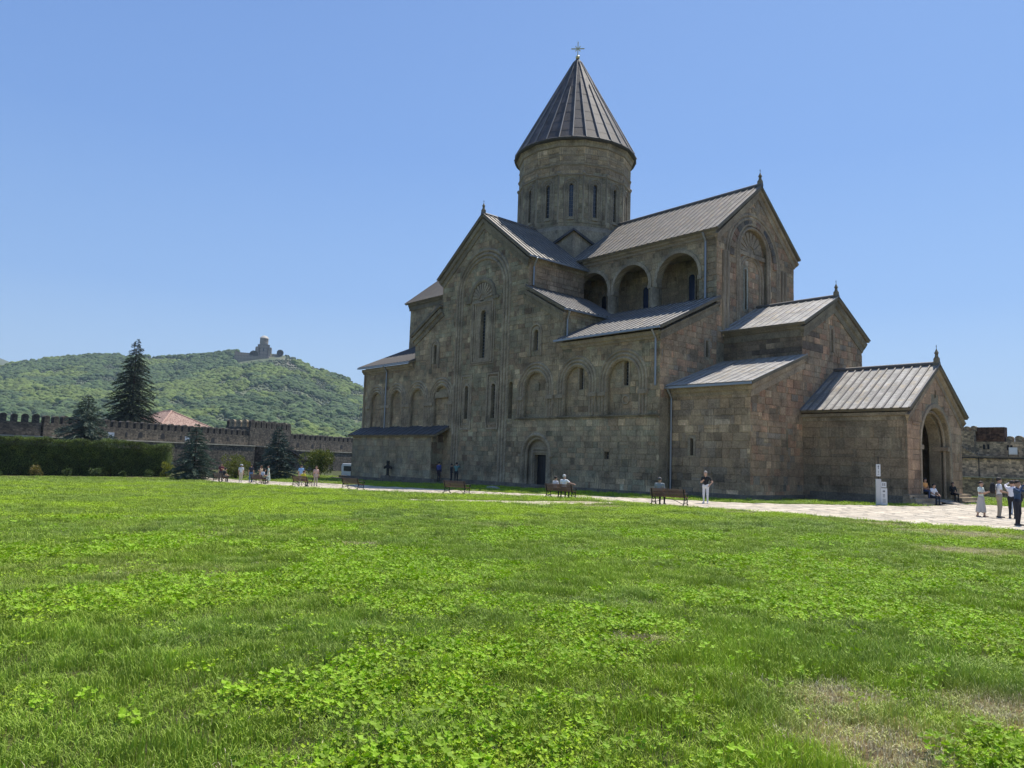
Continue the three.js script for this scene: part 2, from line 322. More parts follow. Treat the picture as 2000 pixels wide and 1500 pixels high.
// roof plane: A, B along the eave, C above B, D above A; n strips of overlapping slabs between round ribs
function roofPlane(parent, A, B, C, D, n, o = {}) {
  const { mat = M.roofPale, ribMat = M.roofRib, rib = .075, thick = .2, courses = 5, seed = 1, under = M.darkTrim, gutterEnd = .06 } = o;
  A = V3(...A); B = V3(...B); C = V3(...C); D = V3(...D);
  const N = new THREE.Vector3().crossVectors(B.clone().sub(A), D.clone().sub(A)).normalize(); if (N.y < 0) N.negate();
  const R = rng(seed * 977 + 5), at = (s, t, h) => { const p = A.clone().lerp(B, s), q = D.clone().lerp(C, s); return p.lerp(q, t).addScaledVector(N, h); };
  const wid = A.distanceTo(B), len = A.distanceTo(D);
  const hexa = (s0, s1, t0, t1, h0, h1, lo) => { // slab piece, thicker at its lower end
    const q = [at(s0, t0, lo), at(s1, t0, lo), at(s1, t1, lo), at(s0, t1, lo), at(s0, t0, h0), at(s1, t0, h0), at(s1, t1, h1), at(s0, t1, h1)];
    const P = [], U = [], face = (a, b, c, d, uvs) => { [a, b, c, a, c, d].forEach((k, i) => { P.push(q[k].x, q[k].y, q[k].z); const e = uvs[[0, 1, 2, 0, 2, 3][i]]; U.push(e[0], e[1]); }); };
    const uv = [[s0 * wid, t0 * len], [s1 * wid, t0 * len], [s1 * wid, t1 * len], [s0 * wid, t1 * len]];
    face(4, 5, 6, 7, uv); face(0, 1, 5, 4, uv); face(1, 2, 6, 5, uv); face(2, 3, 7, 6, uv); face(3, 0, 4, 7, uv); face(3, 2, 1, 0, uv);
    const g = new THREE.BufferGeometry(); g.setAttribute('position', new THREE.Float32BufferAttribute(P, 3)); g.setAttribute('uv', new THREE.Float32BufferAttribute(U, 2)); g.computeVertexNormals();
    const c = new THREE.Vector3().crossVectors(q[5].clone().sub(q[4]), q[7].clone().sub(q[4])); if (c.dot(N) < 0) { const p = g.attributes.position.array, w = g.attributes.uv.array; for (let i = 0; i < p.length; i += 9) for (let k = 0; k < 3; k++) { const t = p[i + 3 + k]; p[i + 3 + k] = p[i + 6 + k]; p[i + 6 + k] = t; } for (let i = 0; i < w.length; i += 6) for (let k = 0; k < 2; k++) { const t = w[i + 2 + k]; w[i + 2 + k] = w[i + 4 + k]; w[i + 4 + k] = t; } g.computeVertexNormals(); }
    return g;
  };
  const roof = mesh('roof', hexa(0, 1, 0, 1, 0, 0, -thick), under, parent);
  for (let i = 0; i < n; i++) {
    const gs = [], off = R() * .4; let t = 0;
    for (let k = 0; k < courses && t < 1; k++) { const t1 = k === courses - 1 ? 1 : Math.min(1, (k + 1 - off * (k < courses - 1)) / courses); gs.push(hexa((i + .02) / n, (i + .98) / n, t, t1, .024 + .005 * R(), .018, .002)); t = t1; }
    mesh('roof_panel', merge(gs), mat, roof);
  }
  for (let i = 0; i <= n; i++) {
    const s = clamp(i / n, .004, .996), a = at(s, -gutterEnd / len, .03), b = at(s, .995, .03);
    mesh('roof_rib', rod(a, b, rib, rib, 7), ribMat, roof);
  }
  return roof;
}
// small turret-shaped stone finial
function finial(parent, x, y, z, s = 1) {
  const base = mesh('finial', merge([put(box(-.26, .26, -.35, .42, -.26, .26), new THREE.Matrix4()), new THREE.CylinderGeometry(.24, .34, .18, 8).translate(0, .5, 0), new THREE.CylinderGeometry(.17, .2, .42, 8).translate(0, .78, 0), new THREE.CylinderGeometry(.27, .2, .1, 8).translate(0, 1.03, 0), new THREE.ConeGeometry(.25, .55, 8).translate(0, 1.33, 0)]).scale(s, s, s).translate(x, y, z), M.darkTrim, parent);
  mesh('cross', merge([box(-.02, .02, 1.55, 2.0, -.02, .02), box(-.02, .02, 1.8, 1.84, -.12, .12)]).scale(s, s, s).translate(x, y, z), M.iron, base);
}
function downpipe(parent, pts, r = .075) {
  const gs = []; for (let i = 0; i < pts.length - 1; i++) { gs.push(rod(pts[i], pts[i + 1], r, r, 8)); gs.push(new THREE.SphereGeometry(r * 1.02, 8, 6).translate(...pts[i + 1])); }
  return mesh('downpipe', merge(gs), M.gutter, parent);
}
// ---------------------------------------------------------------- the cathedral
const church = thing('cathedral', 'large old stone cathedral with a conical drum tower and an arched entrance porch', 'cathedral');
const zN = -43.2, xW = -33.45, zV = -50.3, zC = -56.4, xT = -54.5, xA = -26.85, xP = -19.67, zPo = -51.4, cA = 56.3;
const toneN = (u, v, R, big, b2) => { const t = sstep(.35, .65, big), c = [[.40, .345, .25], [.45, .36, .25], [.36, .33, .245]][R() < .22 ? 1 : R() < .4 ? 2 : 0]; return [mix(c[0], .44, t * .5), mix(c[1], .355, t * .5), mix(c[2], .25, t * .5)]; };
const toneGreen = (u, v, R, big) => { const k = R(); const c = k < .5 ? [.35, .335, .25] : k < .8 ? [.39, .34, .245] : [.30, .235, .17]; return c; };
const toneW = (u, v, R, big) => { const k = R(); return k < .45 ? [.46, .345, .24] : k < .7 ? [.41, .33, .235] : k < .86 ? [.49, .325, .22] : k < .94 ? [.36, .315, .26] : [.52, .33, .22]; };
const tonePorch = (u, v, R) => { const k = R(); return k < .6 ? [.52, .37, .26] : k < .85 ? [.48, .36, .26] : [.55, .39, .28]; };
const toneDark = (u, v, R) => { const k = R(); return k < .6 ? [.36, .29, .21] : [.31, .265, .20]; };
const mixTone = (a, b, f) => (u, v, R, big, b2) => R() < f(u, v) ? b(u, v, R, big, b2) : a(u, v, R, big, b2);

// --- north front, with the gabled transept and its shoulders
{
  const F = FN(zN);
  const outer = [[-75.8, -1.4], [xW, -1.4], [xW, 12], [-43.5, 12], [-43.5, 14.75], [-48, 17.15], [-48, 20.25], [xT, 25.2], [-61, 20.25], [-61, 17.15], [-65.6, 14.75], [-65.6, 12], [-75.8, 12]];
  const wins = [[-54.25, 11.5, 16.1, .74, { frame: .2, rows: 15, cols: 3 }], [-46.78, 11.6, 13.4, .5, { frame: .3, out: .1, glass: M.blueGlass, rows: 6 }], [-61.85, 11.55, 13.5, .46, { frame: .3, out: .1, rows: 6 }], [-56.4, 5.85, 9.0, .5, { frame: .22, rows: 9 }], [-52.4, 5.85, 9.0, .52, { frame: .24, rows: 9 }], [-41.56, 7.97, 9.72, .42, { frame: .16, square: true, rows: 6 }], [-36.85, 8.05, 9.95, .44, { frame: .2, rows: 7 }], [-38.42, 2.4, 2.95, .44, { square: true, frame: .06, rows: 2 }], [-59.15, 8.1, 8.75, .42, { square: true, frame: .05, rows: 2, grid: false }]];
  const holes = wins.map((w) => holeOf(w[0], w[1], w[2], w[3], w[4].square));
  holes.push(archPts(-49.98, .27, 5.75, 8.8, 8), archPts(-46.4, 1.52, .02, 2.6, 18));
  const blind = [[-46.7, 2.15, 5.78, 8.3], [-41.8, 2.1, 5.78, 8.5], [-36.95, 2.3, 5.78, 8.45], [-73.0, 1.9, 5.0, 7.95], [-68.85, 1.88, 5.0, 8.0], [-64.8, 2.0, 5.0, 7.9], [-60.5, 2.0, 5.0, 8.0]];
  const rec = .3, inner = (b) => b[1] - .78, isIn = (w) => blind.some((b) => Math.abs(w[0] - b[0]) < inner(b) && w[1] > b[2] && w[2] < b[3] + inner(b));
  const front = holes.filter((h, i) => i >= wins.length || !isIn(wins[i]));
  for (const b of blind) front.push(archPts(b[0], inner(b), b[2] + .02, b[3], 18));
  const wall = mesh('north_wall', wallGeo(F, outer, front, .9), M.mortar, church);
  for (const b of blind) {
    const Fr = FN(zN - rec), r = inner(b) + .05, mine = wins.filter((w) => isIn(w) && Math.abs(w[0] - b[0]) < inner(b));
    const p = mesh('blind_panel', wallGeo(Fr, rectPts(b[0] - r, b[0] + r, b[2] - .1, b[3] + r), mine.map((w) => holeOf(w[0], w[1], w[2], w[3], w[4].square)), .6), M.mortar, church);
    layStones(p, Fr, [rectPts(b[0] - r, b[0] + r, b[2], b[3] + r)], mine.map((w) => [w[0] - w[3] / 2 - (w[4].frame ?? .16), w[0] + w[3] / 2 + (w[4].frame ?? .16), w[1] - .02, w[2] + (w[4].frame ?? .16)]), 111 + Math.round(-b[0]), toneN);
  }
  for (const w of wins) archWindow(church, isIn(w) ? FN(zN - rec) : F, ...w);
  const cut = wins.map((w) => { const f = (w[4].frame ?? .16); return [w[0] - w[3] / 2 - f, w[0] + w[3] / 2 + f, w[1] - (f > .1 ? .02 : 0), w[2] + f]; });
  cut.push([-50.25, -49.7, 5.75, 9.07], [-48.0, -44.75, 0, 2.6], { uc: -46.4, r: 1.62, vs: 2.6, v0: 2.6 }, [-56.0, -52.45, 10.9, 17.2], { uc: -54.45, r: 2.0, vs: 17.2, v0: 17.2 }, [-76, -60.2, -1, 4.9]);
  for (const b of blind) cut.push({ uc: b[0], r: inner(b) + .08, vs: b[3], v0: b[2] });
  layStones(wall, F, [rectPts(-75.8, xW, .1, 12), [[-65.6, 12], [-43.5, 12], [-43.5, 14.75], [-48, 17.15], [-61, 17.15], [-65.6, 14.75]], [[-61, 17.15], [-48, 17.15], [-48, 20.25], [xT, 25.2], [-61, 20.25]]], cut, 11,
    mixTone(toneN, toneGreen, (u, v) => .15 + .6 * sstep(8, 3, Math.abs(u + 55)) * sstep(3, 8, v)), { lo: .34, hi: .58 });
  // blind arcades
  for (const [uc, r, v0, vs] of blind)
    mesh('blind_arch', merge([...rollArch(F, uc, r, v0, vs, 3, .12), put(box(uc - r - .16, uc - r + .7, 7.3, 7.62, 0, .22), F), put(box(uc + r - .7, uc + r + .16, 7.3, 7.62, 0, .22), F)]), M.trim, church);
  mesh('string_course', sweep(F, [[-49.3, 5.7], [xW + .05, 5.7]], [[-.1, 0], [-.1, .07], [.02, .16], [.1, .16], [.12, 0]]), M.darkTrim, church);
  // tall arch of the transept with its shafts
  mesh('tall_arch', merge(rollArch(F, -54.4, 3.95, .1, 18.0, 3, .16)), M.trim, church);
  for (const [u, w] of [[-56.4, .78], [-52.4, .8]]) mesh('window_surround', merge([sweep(F, [[u + w, 4.9], [u + w, 9.95], [u - w, 9.95], [u - w, 4.9]], [[-.09, 0], [-.08, .13], [.08, .13], [.09, 0]], true), sweep(F, [[u + w - .26, 5.3], [u + w - .26, 9.65], [u - w + .26, 9.65], [u - w + .26, 5.3]], [[-.06, 0], [-.05, .08], [.05, .08], [.06, 0]], true)]), M.trim, church);
  for (const [u, w, a, b] of [[-46.78, .68, 11.1, 13.55], [-61.85, .66, 11.05, 13.6]]) mesh('window_surround', sweep(F, archPath(u, w, a, b - .35, 10), [[-.1, 0], [-.08, .15], [.06, .15], [.1, 0]], false), M.trim, church);
  // stepped frame, hood and fan above the tall window
  const fr = []; for (const [k, o] of [[0, .1], [.28, .16], [.56, .1], [.8, .05]]) fr.push(sweep(F, [[-52.45 - k, 10.95 + k * .6], [-52.45 - k, 17.1 - k * .55], [-56.0 + k, 17.1 - k * .55], [-56.0 + k, 10.95 + k * .6]], [[-.02, 0], [-.02, o], [.12, o], [.14, 0]], true));
  mesh('window_surround', merge([...fr, put(box(-55.2, -53.3, 10.95, 11.45, 0, .06), F), put(box(-55.95, -54.68, 11.2, 17.1, .0, .035), F), put(box(-53.82, -52.5, 11.2, 17.1, 0, .035), F), put(box(-54.68, -53.82, 16.3, 17.1, 0, .035), F)]), M.trim, church);
  mesh('hood_arch', merge([sweep(F, archPath(-54.45, 1.8, 17.2, 17.25), [[-.22, 0], [-.2, .16], [.05, .2], [.22, .12], [.24, 0]]), put(box(-56.85, -56.1, 17.0, 17.3, 0, .17), F), put(box(-52.8, -52.0, 17.0, 17.3, 0, .17), F)]), M.darkTrim, church);
  const fan = []; for (let i = 0; i < 11; i++) { const a = PI * (i + .5) / 11, w = PI / 11 * .34, ip = (r, t) => new THREE.Vector2(-54.45 + r * Math.cos(t), 17.3 + r * Math.sin(t)); const s = new THREE.Shape([ip(.42, a - w * 1.2), ip(1.45, a - w), ip(1.52, a), ip(1.45, a + w), ip(.42, a + w * 1.2)]); fan.push(new THREE.ExtrudeGeometry(s, { depth: .09, bevelEnabled: false }).applyMatrix4(F)); }
  fan.push(new THREE.CylinderGeometry(.34, .34, .1, 16, 1, false, -PI / 2, PI).rotateX(PI / 2).rotateZ(0).translate(-54.45, 17.3, zN + .05));
  const fanBack = new THREE.CircleGeometry(1.58, 24, 0, PI).translate(-54.45, 17.28, .012).applyMatrix4(F); mesh('fan_relief', merge([fanBack, ...fan]), M.trim, church);
  // portal: stepped jambs, round hood, plank door
  const Fp = FN(zN - .42);
  mesh('portal_back', wallGeo(Fp, rectPts(-48.1, -44.7, -.2, 4.3), [rectPts(-46.98, -45.52, .05, 2.62)], .5), M.trim, church);
  mesh('portal', merge([sweep(F, archPath(-46.4, 1.72, 0, 2.6), roll(0, .16)), sweep(FN(zN - .2), archPath(-46.4, 1.42, 0, 2.6), roll(0, .14)), sweep(Fp, [[-45.3, 0], [-45.3, 3.15], [-47.2, 3.15], [-47.2, 0]], [[-.12, 0], [-.1, .14], [.1, .16], [.14, 0]]), put(box(-47.3, -45.2, 2.78, 2.95, 0, .2), Fp), sweep(Fp, [[-45.48, 0], [-45.48, 2.68], [-47.02, 2.68], [-47.02, 0]], [[-.08, 0], [-.08, .07], [.06, .07], [.08, -.3]]), put(box(-48.5, -47.95, 2.45, 2.62, 0, .2), F), put(box(-44.85, -44.3, 2.45, 2.62, 0, .2), F)]), M.trim, church);
  const d = mesh('door', put(box(-46.98, -45.52, .05, 2.62, -.42, -.34), Fp), M.door, church);
  for (let i = 0; i < 7; i++) mesh('plank', put(box(-46.96 + i * .206, -46.77 + i * .206, .08, 2.6, -.34, -.315), Fp), M.door, d);
  // corner shafts and cornices
  mesh('corner_shaft', rod([-75.7, 4.8, zN + .05], [-75.7, 11.4, zN + .05], .14, .14, 8), M.trim, church);
  const cor = [[-.02, 0], [.0, .12], [.16, .16], [.26, .3], [.52, .34], [.54, 0]];
  mesh('cornice', sweep(F, [[-43.5, 11.35], [xW + .1, 11.35]], cor), M.trim, church);
  mesh('cornice', sweep(F, [[-76.1, 11.35], [-65.6, 11.35]], cor), M.trim, church);
  const rc = [[.95, 0], [.92, .12], [.5, .16], [.45, .3], [.12, .36], [.1, 0]];
  mesh('gable_cornice', sweep(F, [[-47.6, 19.95], [xT, 25.25], [-61.4, 19.95]], rc), M.darkTrim, church);
  mesh('gable_cornice', sweep(F, [[-43.1, 14.55], [-48, 17.2]], rc), M.darkTrim, church);
  mesh('gable_cornice', sweep(F, [[-61, 17.2], [-66, 14.55]], rc), M.darkTrim, church);
  // relief of the small carved block and the two round bosses
  mesh('carved_block', put(box(-47.0, -46.5, 8.1, 8.75, -.32, -.18), F), M.darkTrim, church);
  mesh('boss', new THREE.TorusGeometry(.32, .07, 6, 18).translate(-36.85, 6.95, -.26).applyMatrix4(F), M.trim, church);
  mesh('plinth', merge([put(box(-76.4, xW + .3, -1.5, .12, 0, .42), F), put(box(-60.5, xW + .6, -1.5, -.12, .42, .85), F)]), M.plinth, church);
  mesh('plinth', merge([put(box(-47.3, -44.9, -1.5, .0, .4, 1.2), F)]), M.plinth, church);
}
// --- low block against the north front's east end
{
  const z = zN + 1.4, F = FN(z);
  const b = mesh('side_block', merge([box(-75.4, -59.9, -1.4, 4.25, zN + .1, z)]), M.mortar, church);
  layStones(b, F, [rectPts(-75.4, -59.9, -.3, 4.25)], [], 23, (u, v, R, big) => { const k = R(); return k < .5 ? [.37, .345, .255] : k < .8 ? [.41, .355, .26] : [.34, .325, .26]; }, { lo: .45, hi: .75, wlo: .6, whi: 1.5, odd: .02, pale: 0 });
  layStones(b, FW(-59.9), [rectPts(-z, -zN, 0, 4.25)], [], 24, toneGreen);
  roofPlane(church, [-75.9, 4.28, z + .35], [-58.9, 4.28, z + .35], [-58.9, 5.25, zN - .1], [-75.9, 5.25, zN - .1], 18, { mat: M.roofDark, ribMat: M.roofDark, courses: 3, seed: 3, rib: .05 });
  mesh('plinth', merge([box(-77.2, -57.2, -1.6, -.28, z - .1, z + .55), box(-77.8, -56.4, -1.7, -.52, z + .5, z + 1.2), box(-68.5, -58.8, -1.6, .02, z - .05, z + .3)]), M.plinth, church);
}
// --- west walls: nave gable with the aisle ends
{
  const F = FW(xW), w = [[49.0, 10.6, 11.85, .3, { square: true, frame: .26, grid: false }], [55.05, 15.4, 18.85, .34, { frame: .14, trim: M.coping, rows: 9, cols: 2 }]];
  const outer = [[44.12, -1.4], [69.6, -1.4], [69.6, 11.9], [62.5, 15.1], [62.5, 21.1], [zC * -1, 26.05], [50.3, 21.1], [50.3, 15.1], [44.12, 12.35]];
  const wall = mesh('west_wall', wallGeo(F, outer, [holeOf(49.0, 10.6, 11.85, .3, true), archPts(55.75, 2.22, 12.4, 20.2, 20)], .9), M.mortar, church), Fi = FW(xW - .34);
  const niche = mesh('recessed_panel', wallGeo(Fi, rectPts(53.4, 58.1, 12.2, 22.6), [holeOf(55.05, 15.4, 18.85, .34)], .55), M.mortar, church);
  layStones(niche, Fi, [rectPts(53.45, 58.05, 12.4, 22.5)], [[54.6, 55.5, 15.2, 19.2], { uc: 55.75, r: 1.98, vs: 20.3, v0: 20.3 }], 35, toneW);
  w.forEach((k, i) => archWindow(church, i ? Fi : F, ...k));
  layStones(wall, F, [[[43.2, 7], [50.3, 7], [50.3, 15.1], [43.2, 11.95]], [[50.3, 12], [62.5, 12], [62.5, 21.1], [56.4, 26.05], [50.3, 21.1]]], [[48.6, 49.4, 10.4, 12.1], { uc: 55.75, r: 2.3, vs: 20.2, v0: 12 }], 31, toneW, { lo: .36, hi: .62, odd: .1 });
  const tb = M.trimBrown, arch = [];
  arch.push(...rollArch(F, 55.75, 4.15, 13, 19.4, 2, .14));
  { const Rv = rng(88), nv = 17, pal = [[.17, .16, .15], [.22, .19, .165], [.42, .33, .24], [.36, .24, .18], [.13, .13, .135]]; for (let i = 0; i < nv; i++) { const t0 = PI * (i + .03) / nv, t1 = PI * (i + .97) / nv, q = (r, t) => [55.75 + r * Math.cos(t), 19.45 + r * Math.sin(t)]; mesh('voussoir', stoneGeo([q(3.12, t0), q(3.68, t0), q(3.7, (t0 + t1) / 2), q(3.68, t1), q(3.12, t1)], .1 + .03 * Rv(), pal[(Rv() * 5) | 0], F), M.stone, wall); } }
  mesh('great_arch', merge(arch), tb, church);
  mesh('inner_arch', merge([...rollArch(F, 55.75, 2.55, 13, 20.2, 2, .13), sweep(Fi, archPath(55.75, 1.95, 13, 18.2), roll(0, .17)), sweep(Fi, archPath(55.75, 1.5, 13, 18.4), roll(0, .13)), put(box(53.5, 58.0, 19.95, 20.3, 0, .2), Fi)]), tb, church);
  const fan = []; for (let i = 0; i < 9; i++) { const a = PI * (i + .5) / 9, ww = PI / 9 * .33, ip = (r, t) => new THREE.Vector2(55.75 + r * Math.cos(t), 20.35 + r * Math.sin(t)); fan.push(new THREE.ExtrudeGeometry(new THREE.Shape([ip(.6, a - ww * 1.2), ip(1.75, a - ww), ip(1.85, a), ip(1.75, a + ww), ip(.6, a + ww * 1.2)]), { depth: .1, bevelEnabled: false }).applyMatrix4(Fi)); }
  fan.push(new THREE.CircleGeometry(1.98, 24, 0, PI).translate(55.75, 20.32, .02).applyMatrix4(Fi));
  mesh('fan_relief', merge(fan), tb, church);
  const rel = []; const R = rng(77); for (let i = 0; i < 26; i++) { const u = 55.4 + R() * 1.9, v = 23.75 + R() * 1.35; if (Math.abs(u - 56.4) > (25.6 - v) * 1.1) continue; rel.push(new THREE.IcosahedronGeometry(.12 + R() * .1, 1).scale(1, 1.3, .6).translate(u, v, .02).applyMatrix4(F)); }
  mesh('carved_relief', merge(rel), tb, church);
  for (const u of [51.2, 51.7, 60.4, 60.9]) mesh('shaft', rod(V3(u, 12.5, .04).applyMatrix4(F), V3(u, 19.6, .04).applyMatrix4(F), .19, .19, 8), tb, church);
  // dark reset stones in the voussoirs
  mesh('gable_cornice', sweep(F, [[62.95, 20.75], [56.4, 26.1], [49.85, 20.75]], [[.7, 0], [.68, .1], [.3, .14], [.24, .28], [.08, .34], [.06, 0]]), tb, church);
  mesh('gable_cornice', sweep(F, [[50.3, 15.2], [42.8, 11.85]], [[.75, 0], [.72, .1], [.3, .14], [.24, .28], [.08, .36], [.06, 0]]), M.darkTrim, church);
}
// --- nave clerestory with its open loggia, and the solid bodies behind the walls
{
  const F = FN(zV), ar = [[-47.03, 2.1], [-42.27, 2.03], [-37.25, 2.15]];
  const outer = [[-50.5, 13], [xW - .03, 13], [xW - .03, 21.08], [-50.5, 21.08]];
  const wall = mesh('clerestory_wall', wallGeo(F, outer, ar.map(([c, r]) => archPts(c, r, 14.2, 17.72, 18)), .7), M.mortar, church);
  layStones(wall, F, [rectPts(-49, xW, 14.3, 21.1)], ar.map(([c, r]) => ({ uc: c, r: r + .25, vs: 17.72, v0: 14.2 })), 41, toneN, { lo: .36, hi: .6 });
  for (const [c, r] of ar) mesh('loggia_arch', merge([sweep(F, archPath(c, r + .12, 17.6, 17.72), [[-.18, .0], [-.16, .1], [.12, .12], [.14, -.5]]), put(box(c - r - .3, c - r + .1, 17.3, 17.65, -.6, .12), F), put(box(c + r - .1, c + r + .3, 17.3, 17.65, -.6, .12), F)]), M.trim, church);
  for (const c of [-44.64, -39.75]) mesh('loggia_pier', rod([c, 14.3, zV - .2], [c, 17.35, zV - .2], .42, .42, 12), M.trim, church);
  const back = mesh('nave_core', merge([box(-77.6, -34.4, -1.4, 20.9, -62.4, -53.0), box(-50.4, -34.4, 19.95, 20.9, -52.9, zV - .72), box(-77.6, -50.5, -1.4, 20.9, -52.9, zV - .02), box(-77.6, -61.0, 13, 20.9, zV - .02, zV + .0)]), M.mortar, church);
  const FB = FN(-53.0);
  layStones(back, FB, [rectPts(-50.4, -34.4, 14.5, 19.95)], [[-43.2, -42.3, 15, 18.6], [-38.2, -37.2, 15, 18.9], [-48.2, -47.5, 15, 18.4]], 43, toneN);
  for (const [u, t, g] of [[-42.72, 18.3, M.blueGlass], [-37.68, 18.65, M.blueGlass], [-47.85, 18.2, M.glass]]) { const s = new THREE.Shape(archPts(u, .3, 15.4, t - .3, 8).map((p) => new THREE.Vector2(...p))); const p = mesh('window', new THREE.ShapeGeometry(s).translate(0, 0, .03).applyMatrix4(FB), g, church); mesh('frame', sweep(FB, archPath(u, .3, 15.4, t - .3, 8), [[-.16, 0], [-.14, .1], [-.02, .1], [0, 0]]), M.trim, p); }
  mesh('cornice', sweep(F, [[-48, 20.55], [xW + .1, 20.55]], [[-.02, 0], [0, .1], [.2, .14], [.3, .3], [.55, .36], [.56, 0]]), M.trim, church);
  // chancel side, east of the transept
  const FE2 = FN(zV + .02), east = mesh('chancel_wall', wallGeo(FE2, rectPts(-77.8, -61, 12, 21.0), [], .5), M.mortar, church);
  layStones(east, FE2, [rectPts(-77.8, -61, 13, 21.0)], [], 44, toneN);
  mesh('cornice', sweep(FE2, [[-78, 20.5], [-61, 20.5]], [[-.3, 0], [-.28, .1], [.2, .14], [.3, .3], [.55, .36], [.56, 0]]), M.darkTrim, church);
  const gab = wallGeo(FE(-77.8), [[-62.5, -1.4], [-50.3, -1.4], [-50.3, 21.0], [-56.4, 26.0], [-62.5, 21.0]], [], .5); mesh('east_wall', gab, M.mortar, church);
  // aisle and transept bodies
  mesh('aisle_core', merge([box(-75.7, -61.2, -1.4, 11.6, -50.2, zN - .92), box(-47.9, -34.4, -1.4, 11.6, -50.2, zN - .92), box(-75.8, -74.9, -1.4, 11.9, -50.2, zN - .02), box(-61.1, -48, -1.4, 19.9, -50.2, zN - .92), box(-75.8, -34, -1.4, 12, -69.6, -62.5)]), M.mortar, church);
  const FT = FW(-48), t = mesh('transept_wall', wallGeo(FT, [[44.15, 13], [50.25, 13], [50.25, 20.2], [44.15, 20.2]], [], .5), M.mortar, church);
  layStones(t, FT, [rectPts(43.2, 50.25, 14, 20.2)], [], 45, (u, v, R) => R() < .5 ? [.42, .32, .235] : [.38, .305, .23], { odd: .03 });
  mesh('cornice', sweep(FT, [[43.1, 19.7], [50.3, 19.7]], [[-.02, 0], [0, .08], [.2, .12], [.3, .26], [.5, .32], [.52, 0]]), M.trim, church);
  const FS = FW(-43.55), s = mesh('shoulder_wall', wallGeo(FS, [[44.15, 10], [50.25, 10], [50.25, 14.8], [44.15, 14.8]], [], 4.2), M.mortar, church);
  layStones(s, FS, [rectPts(43.2, 50.25, 11.5, 14.8)], [], 46, toneGreen);
  mesh('cornice', sweep(FS, [[43.1, 14.15], [50.3, 14.15]], [[-.02, 0], [0, .08], [.2, .12], [.3, .26], [.5, .32], [.52, 0]]), M.trim, church);
  mesh('shoulder_wall', box(-65.55, -61.2, 10, 14.7, -50.2, zN - .92), M.mortar, church);
}
